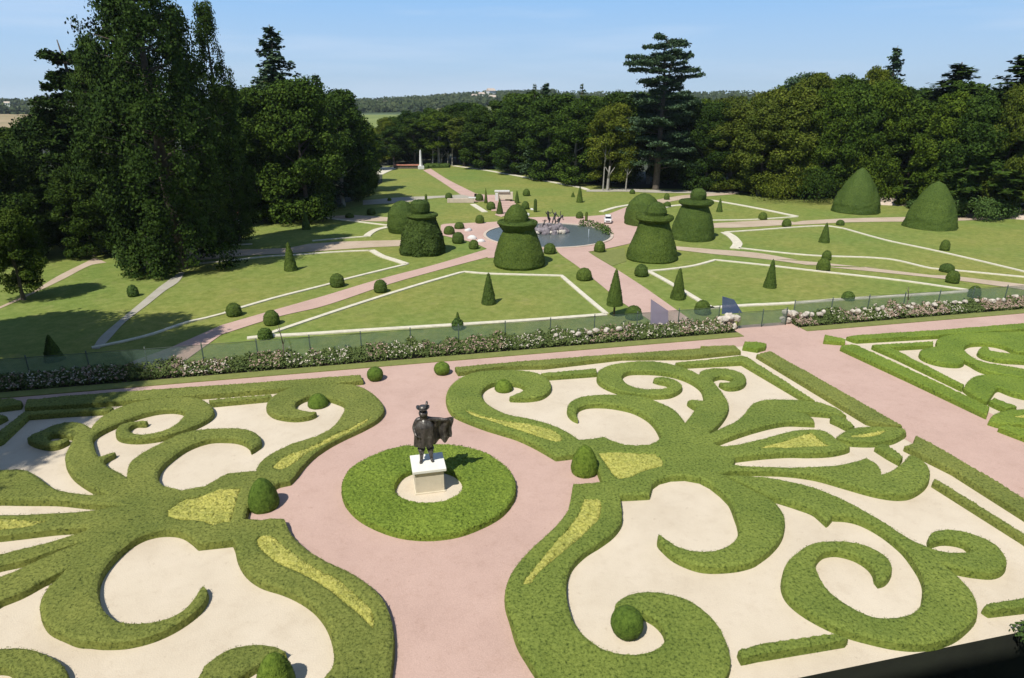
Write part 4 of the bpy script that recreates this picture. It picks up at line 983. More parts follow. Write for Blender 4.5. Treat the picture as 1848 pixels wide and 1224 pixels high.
bm = bmesh.new(); box(bm, (-.6, 0, .35), (4.4, .4, .7), bev=.03); bobj('wall', bm, M_TAN, lw); bm = bmesh.new(); box(bm, (1.3, .2, .78), (1.2, .8, .14), bev=.02); bobj('coping', bm, M_WHITE, lw)
# parked vehicle
cx, cy = W(1098, 405, ZL)
car = empty('parked_car', (cx, cy+.6, ZL), math.radians(-8), 'small white car parked nose-on where a pink path leaves the plaza', 'car')
cw = .98; bm = bmesh.new(); box(bm, (0, .5, .42), (cw, 1.9, .46), bev=.12); box(bm, (0, .75, .82), (cw*.84, 1.15, .5), bev=.14); bobj('body', bm, M_PAINT, car)
bm = bmesh.new(); box(bm, (0, .18, .86), (cw*.74, .06, .34), 0, .01, tilt=Matrix.Rotation(math.radians(-28), 4, 'X')); bobj('windscreen', bm, M_GLASS, car)
bm = bmesh.new(); box(bm, (0, -.455, .40), (cw*.55, .03, .13), bev=.01); bobj('grille', bm, M_GLASS, car)
for s in (-1, 1):
    bm = bmesh.new(); box(bm, (s*cw*.36, -.46, .50), (.17, .04, .09), bev=.02); bobj('headlight', bm, M_SLAB, car)
    bm = bmesh.new(); box(bm, (s*cw*.425, .75, .86), (.03, .8, .28), bev=.01); bobj('side_window', bm, M_GLASS, car)
    bm = bmesh.new(); box(bm, (s*(cw*.5+.06), .2, .72), (.10, .08, .09), bev=.02); bobj('mirror', bm, M_PAINT, car)
    for y in (-.1, 1.15):
        w = bmesh.new(); tube(w, (s*cw*.40, y, .2), (s*cw*.515, y, .2), .2, .2, 16); bobj('wheel', w, M_TYRE, car)
# far terrace end: terracotta wall, obelisk
tw = empty('terracotta_wall', (*W(734, 304.5, ZL), ZL), 0, 'low terracotta topped wall closing the far end of the rising lawn', 'wall')
k = depth(W(734, 303, ZL)[1], ZL)/F
bm = bmesh.new(); box(bm, (0, .5, .35), (46*k, .8, .7)); bobj('wall', bm, M_BARK, tw)
bm = bmesh.new(); box(bm, (0, .9, .78), (48*k, 2.0, .18), bev=.05); bobj('coping', bm, M_BRICK, tw)
bd = setp(hedge('far_hedge', [np.array([W(765, 304, ZL), W(810, 303, ZL), W(812, 299.5, ZL), W(766, 299.5, ZL)])], [], .7, ZL, .8, M_TOP, r=.3, rough=.15, tufts=6, tsize=.4), 'low dark clipped hedge closing the far lawn right of the white obelisk', 'hedge')
ob = empty('white_obelisk', (*W(760, 305.5, ZL), ZL), .3, 'tall slender white stone obelisk at the far end of the rising lawn', 'obelisk')
bm = bmesh.new(); box(bm, (0, 0, .4), (1.3, 1.3, .8), bev=.05); bobj('plinth', bm, M_WHITE, ob)
zt = zpx(W(760, 305.5, ZL)[1], 270)-ZL
bm = bmesh.new(); tube(bm, (0, 0, .8), (0, 0, zt-.4), .42, .22, 4); tube(bm, (0, 0, zt-.4), (0, 0, zt), .22, .01, 4); bobj('shaft', bm, M_WHITE, ob)
for o in bpy.context.scene.objects:
    if o.name == 'shaft.001' or (o.name.startswith('shaft') and o.parent == ob):
        for p in o.data.polygons: p.use_smooth = False
# wall under the left trees
lx0, ly0 = W(428, 386, ZL); lx1, ly1 = W(568, 377, ZL)
lt = empty('low_wall', (lx0, ly0, ZL), math.atan2(ly1-ly0, lx1-lx0), 'long low brick wall with broad pale coping in the shade under the left trees', 'wall')
L_ = math.hypot(lx1-lx0, ly1-ly0)
bm = bmesh.new(); box(bm, (L_/2, .3, .55), (L_, .6, 1.1)); bobj('wall', bm, M_BRICK, lt)
bm = bmesh.new(); box(bm, (L_/2, 1.6, 1.16), (L_+.3, 3.4, .14), bev=.03); bobj('coping', bm, M_TAN, lt)
# pale bank by the right wood
def bank(s, label, hgt=.8, mt=M_TAN):
    p = PC(s, ZL); return setp(hedge('earth_bank', [smooth([(a, b, False) for a, b in p], True, 1.0)], [], hgt, ZL, 1.2, mt, r=.9, rough=.15, tufts=0, batter=1.2), label, 'bank')
bank("O 540,150! 740,160 750,110 640,90 540,80!", 'pale bare earth bank between the two bullet yews under the right wood')
bank("O 1080,225! 1230,235 1240,180 1150,150 1070,130!", 'pale bare earth bank right of the nearer bullet yew')
bank("O 1490,250! 1700,265 1760,215 1600,190 1500,190!", 'pale sandy mound at the right edge of the photo under the wood', 1.0)
# ================================================================== TREES
def canopy_lobes(lobes, per, size, rnd=.75, up=.35):
    Ps = []; Ns = []
    for (c, r) in lobes:
        n = int(per*(r[0]*r[1]+r[0]*r[2])/2); d = RNG.normal(size=(n, 3)); d[:, 2] = d[:, 2]+.25; d /= np.linalg.norm(d, axis=1)[:, None]
        rad = 1-.28*RNG.random(n)**1.5+RNG.normal(size=n)*.10
        Ps.append(np.array(c)+d*np.array(r)*rad[:, None]); q = d.copy(); q[:, 2] += up; Ns.append(q)
    return leafquads(np.vstack(Ps), np.vstack(Ns), size, rnd)
def trunkmesh(h, r, limbs, seed, lean=0):
    bm = bmesh.new(); rr = random.Random(seed); pts = [Vector((0, 0, -.3))]; n = 6
    for i in range(1, n+1): pts.append(Vector((lean*i/n+rr.uniform(-.15, .15), rr.uniform(-.15, .15), h*i/n)))
    for i in range(n): tube(bm, pts[i], pts[i+1], r*(1-.13*i)*(1.25 if i == 0 else 1), r*(1-.13*(i+1)), 9, cap=False)
    for (z, L, el) in limbs:
        a = rr.random()*6.283; k = min(n-1, int(z/h*n)); p = pts[k].lerp(pts[k+1], z/h*n-k)
        d = Vector((math.cos(a)*math.cos(el), math.sin(a)*math.cos(el), math.sin(el))); m = p+d*L*.5+Vector((0, 0, L*.08)); e = p+d*L+Vector((0, 0, L*.22))
        tube(bm, p, m, r*.38, r*.24, 6, cap=False); tube(bm, m, e, r*.24, r*.07, 6)
    me = bpy.data.meshes.new('trunk'); bm.to_mesh(me); bm.free(); me.materials.append(M_BARK)
    return me
def qmesh(name, V, Fq, m):
    me = bpy.data.meshes.new(name); me.from_pydata(V.tolist(), [], Fq.tolist()); me.materials.append(m); me.update(); return me
KINDS = {}
def mk_broad(key, seed, h=17, R=5.2, low=.12, n=80, size=.27, per=100):
    rr = random.Random(seed); lobes = []
    for i in range(n):
        t = rr.random()**.8; z = h*(low+(.93-low)*t)
        env = R*math.sin(math.pi*min(.97, .16+.80*((z/h-low)/(1-low)))**.85)**.75
        a = rr.random()*6.283; q = env*(.42+.45*rr.random())
        r = R*(.19+.17*rr.random()); lobes.append(((q*math.cos(a), q*math.sin(a), z), (r, r, r*rr.uniform(.6, .85))))
    lobes.append(((0, 0, h*.88), (R*.3, R*.3, h*.10)))
    V, Fq = canopy_lobes(lobes, per/ (R*R*.1), size)
    KINDS[key] = (qmesh('crown', V, Fq, M_TREE), trunkmesh(h*.75, .32, [(h*(.25+.07*i), R*.75, .5) for i in range(7)], seed), h, R)
mk_broad('b1', 1, per=620); mk_broad('b2', 2, R=4.6, low=.06, n=90, per=620); mk_broad('b3', 3, h=18, R=4.2, low=.28, n=60, per=560); mk_broad('b4', 4, R=5.6, low=.04, n=105, per=620)
def mk_spruce(key, seed, h=20, R=3.6, droop=.25, gap=.58, base=.06, size=.26, dens=34):
    rr = random.Random(seed); Ps = []; Ns = []; z = h*base
    bm = bmesh.new(); tube(bm, (0, 0, -.3), (0, 0, h*.5), .34, .2, 9, cap=False); tube(bm, (0, 0, h*.5), (0, 0, h), .2, .02, 8)
    while z < h*.985:
        t = z/h; Lm = R*(1-t)**.8*(1 if t > base+.06 else .8)+.25; nb = 8 if t < .7 else 6
        for b in range(nb):
            a = rr.random()*6.283; L = Lm*rr.uniform(.6, 1.15); m = max(5, int(L*dens))
            s = RNG.random(m)**.8; w = (1-s)*.35*L*.5+.14
            x = s*L; y = RNG.normal(size=m)*w*.55; zz = z-droop*x-.05*x*x/R+.10*RNG.normal(size=m)+(s > .8)*.12
            Ps.append(np.stack([x*math.cos(a)-y*math.sin(a), x*math.sin(a)+y*math.cos(a), zz-np.abs(y)*.2], 1)); Ns.append(np.tile([.3*math.cos(a), .3*math.sin(a), 1.], (m, 1)))
            if rr.random() < .5 and L > .8:
                tube(bm, (0, 0, z), (L*.8*math.cos(a), L*.8*math.sin(a), z-droop*L*.8), .05, .015, 5)
        z += gap*(1-.45*t)
    V, Fq = leafquads(np.vstack(Ps), np.vstack(Ns), size, .5)
    me = bpy.data.meshes.new('trunk'); bm.to_mesh(me); bm.free(); me.materials.append(M_BARK)
    KINDS[key] = (qmesh('crown', V, Fq, M_TREEB), me, h, R)
mk_spruce('s1', 5); mk_spruce('s2', 6, R=3.0, droop=.1, gap=.9, dens=18)
def mk_weep(key, seed, h=24, R=5.0, n=300, size=.34, dens=95, wid=.5, lo=.07):
    """dense conifer whose sprays hang in curtains"""
    rr = random.Random(seed); Ps = []; Ns = []; bm = bmesh.new()
    tube(bm, (0, 0, -.3), (.1, 0, h*.3), .6, .42, 10, cap=False); tube(bm, (.1, 0, h*.3), (0, .1, h*.97), .42, .04, 9)
    for k in range(3): a = rr.random()*6; tube(bm, (.5*math.cos(a), .5*math.sin(a), -.3), (.3*math.cos(a), .3*math.sin(a), h*.25), .28, .18, 7)
    for i in range(n):
        t = rr.random()**.9; 
        if t > .5 and rr.random() < .26: continue
        z = h*(lo+(1-lo)*t); env = R*min(1, (1-t)*1.7+.10)**.7*(.75+.25*min(1, t*6))*(1+.18*math.sin(t*17+seed))
        a = rr.random()*6.283; q = env*(.35+.65*rr.random()**.5); Lh = rr.uniform(1.2, 3.2)*(1-.5*t); m = int(dens*Lh/2.2)
        s = RNG.random(m); x = q+RNG.normal(size=m)*wid*(.4+.4*s); y = RNG.normal(size=m)*wid*.7
        Ps.append(np.stack([x*math.cos(a)-y*math.sin(a), x*math.sin(a)+y*math.cos(a), np.maximum(.3, z-s*Lh+.35*RNG.normal(size=m)*.4)], 1)); Ns.append(np.tile([math.cos(a), math.sin(a), .25], (m, 1)))
        if i % 4 == 0: tube(bm, (0, 0, max(.5, z-q*.25)), (q*.9*math.cos(a), q*.9*math.sin(a), z), .07, .02, 5)
    V, Fq = leafquads(np.vstack(Ps), np.vstack(Ns), size, .6, 1.3)
    me = bpy.data.meshes.new('trunk'); bm.to_mesh(me); bm.free(); me.materials.append(M_BARK)
    KINDS[key] = (qmesh('crown', V, Fq, M_TREED), me, h, R)
mk_weep('w1', 8, n=460, size=.17, dens=250, lo=.08); mk_weep('w2', 9, R=3.4, n=300, size=.18, dens=200)
def mk_cedar(key, seed, plates, h=26, R=9, size=.34, per=230, jz=.5):
    rr = random.Random(seed); Ps = []; Ns = []; bm = bmesh.new()
    tube(bm, (0, 0, -.3), (.1, 0, h*.35), .75, .55, 11, cap=False); tube(bm, (.1, 0, h*.35), (.3, 0, h*.68), .55, .35, 10, cap=False)
    tube(bm, (.3, 0, h*.68), (-.5, 0, h*.985), .33, .05, 8); tube(bm, (.3, 0, h*.62), (1.9, 0, h*.92), .26, .05, 8)
    for (z, L, nb, a0) in plates:
        for b in range(nb):
            a = a0+b*6.283/nb+rr.uniform(-.3, .3); l = L*rr.uniform(.55, 1.15); zz0 = h*z+rr.uniform(-jz, jz)
            e = Vector((l*math.cos(a), l*math.sin(a), zz0+l*.06)); tube(bm, (.15, 0, zz0-l*.10), e, .11, .03, 6)
            m = int(per*l*.55); s = .25+.75*RNG.random(m)**.7; w = .55+.10*l
            x = s*l; y = RNG.normal(size=m)*w*.62; d = .16*RNG.normal(size=m)
            Ps.append(np.stack([x*math.cos(a)-y*math.sin(a), x*math.sin(a)+y*math.cos(a), zz0+(s-.5)*.3*l*.2+d-np.abs(y)*.12+.35*(np.sin(s*9+b) > .3)*.4], 1)); Ns.append(np.tile([0, 0, 1.], (m, 1)))
    V, Fq = leafquads(np.vstack(Ps), np.vstack(Ns), size, .5)
    me = bpy.data.meshes.new('trunk'); bm.to_mesh(me); bm.free(); me.materials.append(M_BARK)
    KINDS[key] = (qmesh('crown', V, Fq, M_TREEB), me, h, R)
mk_cedar('c1', 12, [(.22, 8.2, 8, .2), (.29, 9, 8, .6), (.36, 9.2, 9, .1), (.43, 8.6, 8, .8), (.50, 7.8, 8, .3), (.57, 7, 7, .9), (.63, 6.4, 7, .2), (.69, 6.0, 6, 0), (.74, 6.4, 5, .5), (.78, 8.0, 6, .9), (.83, 7.6, 6, .1), (.87, 8.4, 6, .6), (.91, 7.4, 6, .3), (.945, 5.6, 5, .2), (.985, 3.2, 4, .5)], jz=1.1)
mk_cedar('c2', 14, [(.18+.066*i, 5.4*(1-.058*i)+.5*(i % 3), 7, i*.7) for i in range(12)], h=20, R=6)
usedk = {}
TREES = []
def tree(kind, cx, base, top, wpx, label, group=None, mt=None, yoff=0, rz=None, z0=ZL, at=None, name=None, pale=False):
    cm, tm, h, R = KINDS[kind]
    if at is None:
        X, Y = W(cx, base, z0)
        if yoff: X *= (Y+yoff)/Y; Y += yoff
        hh = zpx(Y, top)-z0; r = wpx/2*depth(Y, z0+hh*.5)/F
        X = (cx-924)/F*depth(Y, z0+hh*(.85 if kind[0] in 'sc' else .3 if cx > 640 else .55))
    else: X, Y, hh, r = at
    t = empty(name or {'b': 'broadleaf_tree', 's': 'spruce_tree', 'w': 'weeping_conifer', 'c': 'cedar_tree'}[kind[0]], (X, Y, z0), random.random()*6.28 if rz is None else rz, label, 'tree', group)
    s = (r/R, r/R, hh/h)
    for me, nm in ((tm, 'trunk'), (cm, 'crown')):
        o = bpy.data.objects.new(nm, me); COL.objects.link(o); o.parent = t; o.scale = s
        m = mt if nm == 'crown' else (M_BARKP if pale else None)
        if m: o.material_slots[0].link = 'OBJECT'; o.material_slots[0].material = m
    return t
GL = 'dark trees massed on the left'
tree('w1', 268, 484, -150, 225, 'huge shaggy weeping conifer with exposed roots, tallest of the dark trees on the left', GL, rz=.4)
tree('w2', 340, 452, 5, 110, 'tall narrow weeping conifer just right of the huge shaggy one', GL, rz=1.9)
tree('w2', 394, 440, 0, 84, 'slender dark conifer at the right flank of the shaggy conifers', GL, rz=3.9)
tree('w1', 190, 455, 62, 130, 'broad dark conifer filling the mass left of the huge shaggy one', GL, rz=2.5)
tree('c2', 124, 440, 66, 190, 'dark cedar with ragged level branches reaching out at the far left', GL, mt=M_TREED, rz=.8)
tree('b4', 100, 440, 200, 150, 'low dense dark tree under the cedar at the far left', GL, mt=M_TREED)
tree('b2', 150, 462, 290, 110, 'small dark tree with a short trunk standing on the sunny slope at far left', GL, mt=M_TREED)
tree('b1', 30, 430, 228, 130, 'dense dark green tree at the left edge below the distant field', GL, mt=M_TREED)
tree('b1', 20, 541, 376, 112, 'small round dark tree with a bare trunk at the left edge', GL, mt=M_TREED)
tree('b4', -10, 470, 262, 150, 'dark tree cut by the left edge behind the small round one', GL, mt=M_TREED)
tree('s1', 492, 385, 44, 205, 'pointed spruce rising highest above the rounded trees, left centre', GL, mt=M_TREEB)
tree('b2', 455, 398, 150, 130, 'dense rounded tree right beside the weeping conifers', GL)
tree('b4', 540, 398, 140, 165, 'largest rounded tree of the left grove with a thick dark trunk', GL)
tree('b1', 610, 372, 158, 130, 'rounded tree with pale slim trunks at the right side of the left grove', GL, pale=True)
tree('b2', 642, 362, 205, 75, 'rightmost rounded tree of the left grove overhanging the far lawn', GL)
tree('s1', 572, 372, 132, 120, 'small pointed conifer tip behind the rounded left grove', GL)
tree('s2', 548, 374, 137, 110, 'slim conifer tip beside the other behind the rounded left grove', GL)
tree('b3', 590, 352, 165, 110, 'tree behind the left grove seen as a shoulder of its rounded outline', GL)
tree('b3', 500, 372, 128, 110, 'dense tree behind the pointed spruce filling the skyline of the left grove', GL)
tree('b1', 420, 400, 150, 110, 'dark tree in the gap between weeping conifers and rounded grove', GL, mt=M_TREED)
tree('w2', 236, 430, -90, 120, 'dark conifer top behind the huge shaggy one showing lacy branches', GL)
tree('b2', 660, 345, 215, 60, 'small tree at the far corner of the left grove beside the far lawn', GL)
tree('b4', 655, 330, 235, 60, 'lowest dark tree where the left grove meets the far wood', GL)
# trees of the wood behind and right
GWD = 'trees of the wood behind the lawns'
def skyline(x):
    xs = [650, 690, 720, 760, 830, 870, 900, 940, 985, 1020, 1060, 1150, 1230, 1280, 1330, 1360, 1400, 1440, 1490, 1520, 1555, 1600, 1640, 1690, 1730, 1770, 1800, 1830, 1870, 1960]
    ys = [235, 218, 205, 198, 190, 180, 172, 165, 160, 168, 160, 162, 170, 166, 170, 155, 140, 130, 138, 130, 124, 148, 152, 142, 146, 150, 138, 118, 105, 100]
    return float(np.interp(x, xs, ys))
def front(x): return float(np.interp(x, [640, 700, 760, 820, 900, 980, 1060, 1130, 1220, 1330, 1360, 1450, 1520, 1640, 1740, 1848, 1960], [312, 303, 298, 298, 309, 322, 336, 343, 342, 345, 352, 358, 360, 364, 384, 392, 398]))
LM = [(690, 'far green field'), (760, 'white obelisk'), (810, 'far dark hedge'), (900, 'stone parapet'), (1000, 'rock fountain'), (1100, 'white car'), (1160, 'dome topiary'), (1200, 'great cedar'), (1250, 'farthest hat topiary'), (1300, 'smallest slim cone'), (1389, 'right lawn cone'), (1487, 'upper lawn cone'), (1545, 'left bullet yew'), (1612, 'lone skyline conifer'), (1677, 'right bullet yew'), (1760, 'flowering shrub'), (1830, 'right picture edge')]
def where(x):
    b = min(LM, key=lambda q: abs(q[0]-x)); d = x-b[0]
    return ('straight behind' if abs(d) < 13 else 'a little left of' if d < 0 and abs(d) < 34 else 'well left of' if d < 0 else 'a little right of' if abs(d) < 34 else 'well right of')+' the '+b[1]
rows = [(0, 52, 0, .93), (9, 56, 26, 1.0), (20, 60, 8, 1.0)]
rr = random.Random(21); cnt = {}
for ri, (yo, stp, off, hs) in enumerate(rows):
    x = 672+off
    while x < 1930:
        tp = skyline(x); b = front(x)
        kind = rr.choice(['b1', 'b2', 'b4', 'b1', 'b2'] if ri == 0 else ['b1', 'b2', 'b3', 'b4'])
        if x < 850 and ri == 0: kind = 'b3'
        wd = (78 if x < 900 else 98)*rr.uniform(.9, 1.15); wd *= 1 if x > 780 else .72
        t_ = tp+(rr.uniform(6, 26) if ri == 0 else rr.uniform(-7, 13) if ri == 1 else rr.uniform(-3, 14))
        if ri == 2 and x < 800: t_ += 6
        m = M_TREEY if (1310 < x < 1480 and ri < 2 or rr.random() < .18) else M_TREED if rr.random() < .2 else M_TREE
        if not (1150 < x < 1240 and ri == 0):
            tone = {M_TREEY.name: 'olive tinted', M_TREED.name: 'very dark', M_TREE.name: 'mid green'}[m.name]
            rw = ['front wood tree', 'middle row wood tree', 'back row wood tree'][ri]
            lab = f'{tone} {rw}, {where(x)}'
            if lab in cnt: lab = f'{tone} {"taller" if t_ < cnt[lab] else "lower"} {rw}, {where(x)}'
            cnt[lab] = t_
            tree(kind, x, b, t_, wd, lab, GWD, mt=m, yoff=yo, pale=(x < 1180 and rr.random() < .5))
        x += stp*rr.uniform(.8, 1.2)*(.75 if x < 850 else 1)
tree('c1', 1200, 342, 70, 160, 'great blue green cedar with flat layered branches towering over the wood', None, rz=.3)
tree('s1', 1613, 362, 82, 125, 'lone dark skyline conifer rising above the wood, left of the right bullet yew', GWD, yoff=10, mt=M_TREEB)
tree('s1', 1728, 380, 112, 290, 'dark ragged conifer above the wood with a pointed head, far right', GWD, yoff=12, mt=M_TREED)
tree('s1', 1846, 390, 92, 300, 'tall dark conifer cut by the right edge of the photo', GWD, yoff=4, mt=M_TREED)
tree('s1', 985, 330, 148, 100, 'small pointed conifer breaking the skyline left of the great cedar', GWD, yoff=8)
tree('s2', 1050, 340, 150, 60, 'thin conifer spike on the skyline well left of the great cedar', GWD, yoff=10, mt=M_TREED)
tree('s2', 965, 330, 150, 55, 'thin conifer spike on the skyline over the rock fountain', GWD, yoff=10, mt=M_TREED)
tree('b3', 1558, 362, 114, 60, 'pale topped broadleaf tree above the left bullet yew', GWD, yoff=9, mt=M_TREEY)
tree('b3', 1430, 362, 127, 90, 'blue grey topped tree on the skyline above the olive trees', GWD, yoff=14, mt=M_TREEB)
# bare pale trunks at the wood's edge
for i, (x, b, t, w) in enumerate([(781, 299, 262, 2.2), (797, 299, 275, 1.8), (808, 299, 272, 2), (816, 299, 255, 2.4), (1096, 344, 300, 5), (1129, 344, 300, 2.6), (1088, 344, 258, 2.4), (605, 362, 270, 3), (566, 365, 336, 3.4)]):
    X, Y = W(x, b, ZL); hh = zpx(Y, t)-ZL; r = w/2*depth(Y, ZL)/F
    bm = bmesh.new(); tube(bm, (0, 0, -.2), (.1, 0, hh*.5), r*1.1, r*.85, 8, cap=False); tube(bm, (.1, 0, hh*.5), (.25, 0, hh), r*.85, r*.5, 8)
    tube(bm, (.15, 0, hh*.6), (1.2, .2, hh*.95), r*.5, r*.2, 6); tube(bm, (.2, 0, hh*.7), (-.8, .2, hh*1.05), r*.45, r*.2, 6)
    lab = ['pale bare trunk right of the white obelisk, nearest it', 'short pale bare trunk, second right of the obelisk', 'pale bare trunk, third right of the obelisk', 'tallest pale bare trunk right of the obelisk', 'thick pale grey trunk at the wood edge left of the great cedar', 'slim white trunk at the wood edge nearest the great cedar', 'tall thin pale dead trunk inside the wood left of the great cedar', 'slim white birch trunk under the rounded left grove', 'short leaning pale trunk under the left grove'][i]
    setp(bobj('bare_trunk', bm, M_BARKP, None, False, (X, Y, ZL)), lab, 'tree trunk', 'pale bare trunks at the edges of the woods')
def bush(cx, base, hw, top, label, mt=M_SHRUB, group='shrubs at the edges of the woods'):
    X, Y = W(cx, base, ZL); r = hw*depth(Y, ZL)/F; hh = zpx(Y, top)-ZL
    lob = [((random.uniform(-.6, .6)*r, random.uniform(-.4, .4)*r, hh*random.uniform(.25, .72)), (r*.5, r*.5, hh*.3)) for _ in range(9)]
    V, Fq = canopy_lobes(lob, 300/max(.6, r), .22, .8)
    return setp(mobj('shrub', V, Fq, mt, None, loc=(X, Y, ZL)), label, 'shrub', group)
for a in [(1778, 398, 34, 352, 'loose grey green flowering shrub between the right bullet yew and the right edge'), (1815, 394, 24, 350, 'brownish shrub at the far right before the wood'), (1728, 392, 18, 352, 'dark shrub just right of the nearer bullet yew'),
          (1645, 376, 14, 357, 'small dark shrub between the two bullet yews'), (1625, 371, 12, 356, 'olive mound shrub left between the two bullet yews', M_TREEY), (1045, 330, 22, 312, 'bright green undergrowth shrub at the wood edge above the far kerb'), (1015, 325, 18, 312, 'green undergrowth shrub left of the brighter one at the wood edge'),
          (905, 308, 12, 298, 'grey green bush at the wood edge along the far kerb', M_TREEB), (1400, 362, 60, 310, 'wide olive shrub mass at the foot of the right wood', M_TREEY), (1475, 366, 50, 300, 'dark low shrub mass left of the left bullet yew', M_TREED),
          (235, 492, 26, 432, 'leafy undergrowth beside the roots of the huge shaggy conifer'), (300, 500, 14, 470, 'small undergrowth bush at the top of the slanting walk'), (420, 350, 26, 300, 'dark undergrowth behind the low brick wall', M_TREED), (480, 372, 24, 330, 'leafy bush over the low brick wall', M_TREE), (330, 380, 60, 280, 'deep dark undergrowth behind the shaggy conifers', M_TREED), (230, 390, 60, 290, 'deep dark undergrowth left behind the huge shaggy conifer', M_TREED), (70, 425, 40, 380, 'dark low bush by the pale wall at far left', M_TREED),
          (1843, 1150, 0, 0, '')][:-1]:
    bush(a[0], a[1], a[2], a[3], a[4], *(a[5:] if len(a) > 5 else ()))
x0, y0 = W(1846, 1150)
tuft('shrub', (x0+.15, y0, 0), 420, .38, .35, M_SHRUB, 'scruffy green shrub on the edge of the dark castle shadow at the lower right', 'shrub', None, .07)
bm = bmesh.new(); rock(bm, (0, 0, .6), 1.6, 3.3); setp(bobj('stone_mound', bm, M_ROCKW, None, False, (*W(70, 444, ZL), ZL)), 'pale stone heap on the sunny slope at the far left', 'rock')
# off-frame trees whose shade falls into the picture
tree('w1', 0, 0, 0, 0, 'spreading dark tree outside the frame shading the left corner of the parterre', 'dark trees beside the terrace at the left', mt=M_TREED, z0=0, at=(-28.3, 9.6, 25, 6.2))
tree('b1', 0, 0, 0, 0, 'tall dark tree outside the frame shading the lower left lawn', 'dark trees beside the terrace at the left', mt=M_TREED, at=(-38, 33.5, 25, 6.5))
tree('b2', 0, 0, 0, 0, 'tall tree outside the frame shading the slanting walk', 'dark trees beside the terrace at the left', mt=M_TREED, at=(-43, 36, 22, 6.0))
tree('b4', 0, 0, 0, 0, 'broad tree outside the frame shading the end of the mesh fence', 'dark trees beside the terrace at the left', mt=M_TREED, z0=0, at=(-28.7, 15, 24, 5.5))
tree('b1', 0, 0, 0, 0, 'leafy tree outside the frame shading the pink avenue by the fence', 'dark trees beside the terrace at the left', mt=M_TREED, at=(-34, 30.5, 26, 5.2))
# forest floor under the woods
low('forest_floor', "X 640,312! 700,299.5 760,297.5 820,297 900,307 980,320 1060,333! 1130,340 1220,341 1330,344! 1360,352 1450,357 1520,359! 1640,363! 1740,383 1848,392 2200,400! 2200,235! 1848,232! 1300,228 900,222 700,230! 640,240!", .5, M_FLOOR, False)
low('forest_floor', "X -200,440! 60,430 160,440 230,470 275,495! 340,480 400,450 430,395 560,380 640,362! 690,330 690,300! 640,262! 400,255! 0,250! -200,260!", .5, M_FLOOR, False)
# ================================================================== FAR COUNTRY
def prof(az):  # horizon row (px) by image column
    x = 924+F*math.tan(az)
    return float(np.interp(x, [-400, 0, 60, 300, 630, 700, 780, 840, 900, 960, 1100, 1300, 1500, 1848, 2400], [188, 187, 190, 185, 186, 184, 180, 172, 168, 170, 172, 170, 172, 172, 175]))
def terr(X, Y):
    r = math.hypot(X, Y)
    if r < 640: return ZL-.06
    az = math.atan2(X, Y)
    top = zpx(1450*math.cos(az), prof(az)) - (-4)
    t = min(1, (r-640)/(1450-640)); t = t*t*(3-2*t)
    return ZL-.06+top*t+2.0*t*noise.noise(Vector((X*.004, Y*.004, 0)))
V = []; Fq = []; na = 150; rs = [630+i*30 for i in range(30)]+[1560+i*200 for i in range(6)]
for r in rs:
    for i in range(na+1):
        a = math.radians(-58+116*i/na); X, Y = r*math.sin(a), r*math.cos(a); V.append((X, Y, terr(X, Y)))
for j in range(len(rs)-1):
    for i in range(na): a = j*(na+1)+i; Fq.append([a, a+1, a+na+2, a+na+1])
def m_hill(nt, b):
    co = wpos(nt); a = ntex(nt, co, .004, 3, .5); f = ntex(nt, co, .03, 4)
    c = ramp(nt, a, [(.4, (.055,.085,.03)), (.5, (.16,.19,.07)), (.62, (.30,.27,.13))])
    c = mixc(nt, 1, c, ramp(nt, f, [(.3, (.85,)*3), (.7, (1.12,)*3)]), 'MULTIPLY')
    nt.links.new(c, b.inputs['Base Color']); b.inputs['Roughness'].default_value = .95
setp(mobj('hills', V, Fq, mat('hill_fields', m_hill), smoothf=True), kind='structure')
def ray(x, y, rmin=300):
    """where the sight line through a picture point meets the country"""
    u = (x-924)/F; v = (612-y)/F; d = (u, cP+v*sP, -sP+v*cP); t = rmin
    while t < 4000:
        X, Y, Z = d[0]*t, d[1]*t, H+d[2]*t
        if Z <= terr(X, Y)+.05: return X, Y, terr(X, Y)
        t += 6
    return None
def farfield(name, s, c):
    pts = [tuple(float(q) for q in t.split(',')) for t in s.split()]
    P = [ray(*p, 250) for p in pts]; P = [p for p in P if p]
    m = foliage(name+'_mat', tuple(x*.9 for x in c), c, tuple(x*1.1 for x in c), .02, .2, 0, 0, .95)
    mobj(name, [(a, b, q+.35) for a, b, q in P], [list(range(len(P)))[::-1]], m)['kind'] = 'structure'
farfield('green_field', "640,208 730,208 735,212 720,240 640,244", (.20,.24,.08))
farfield('tan_field', "-60,204 80,204 80,233 -60,236", (.34,.27,.16))
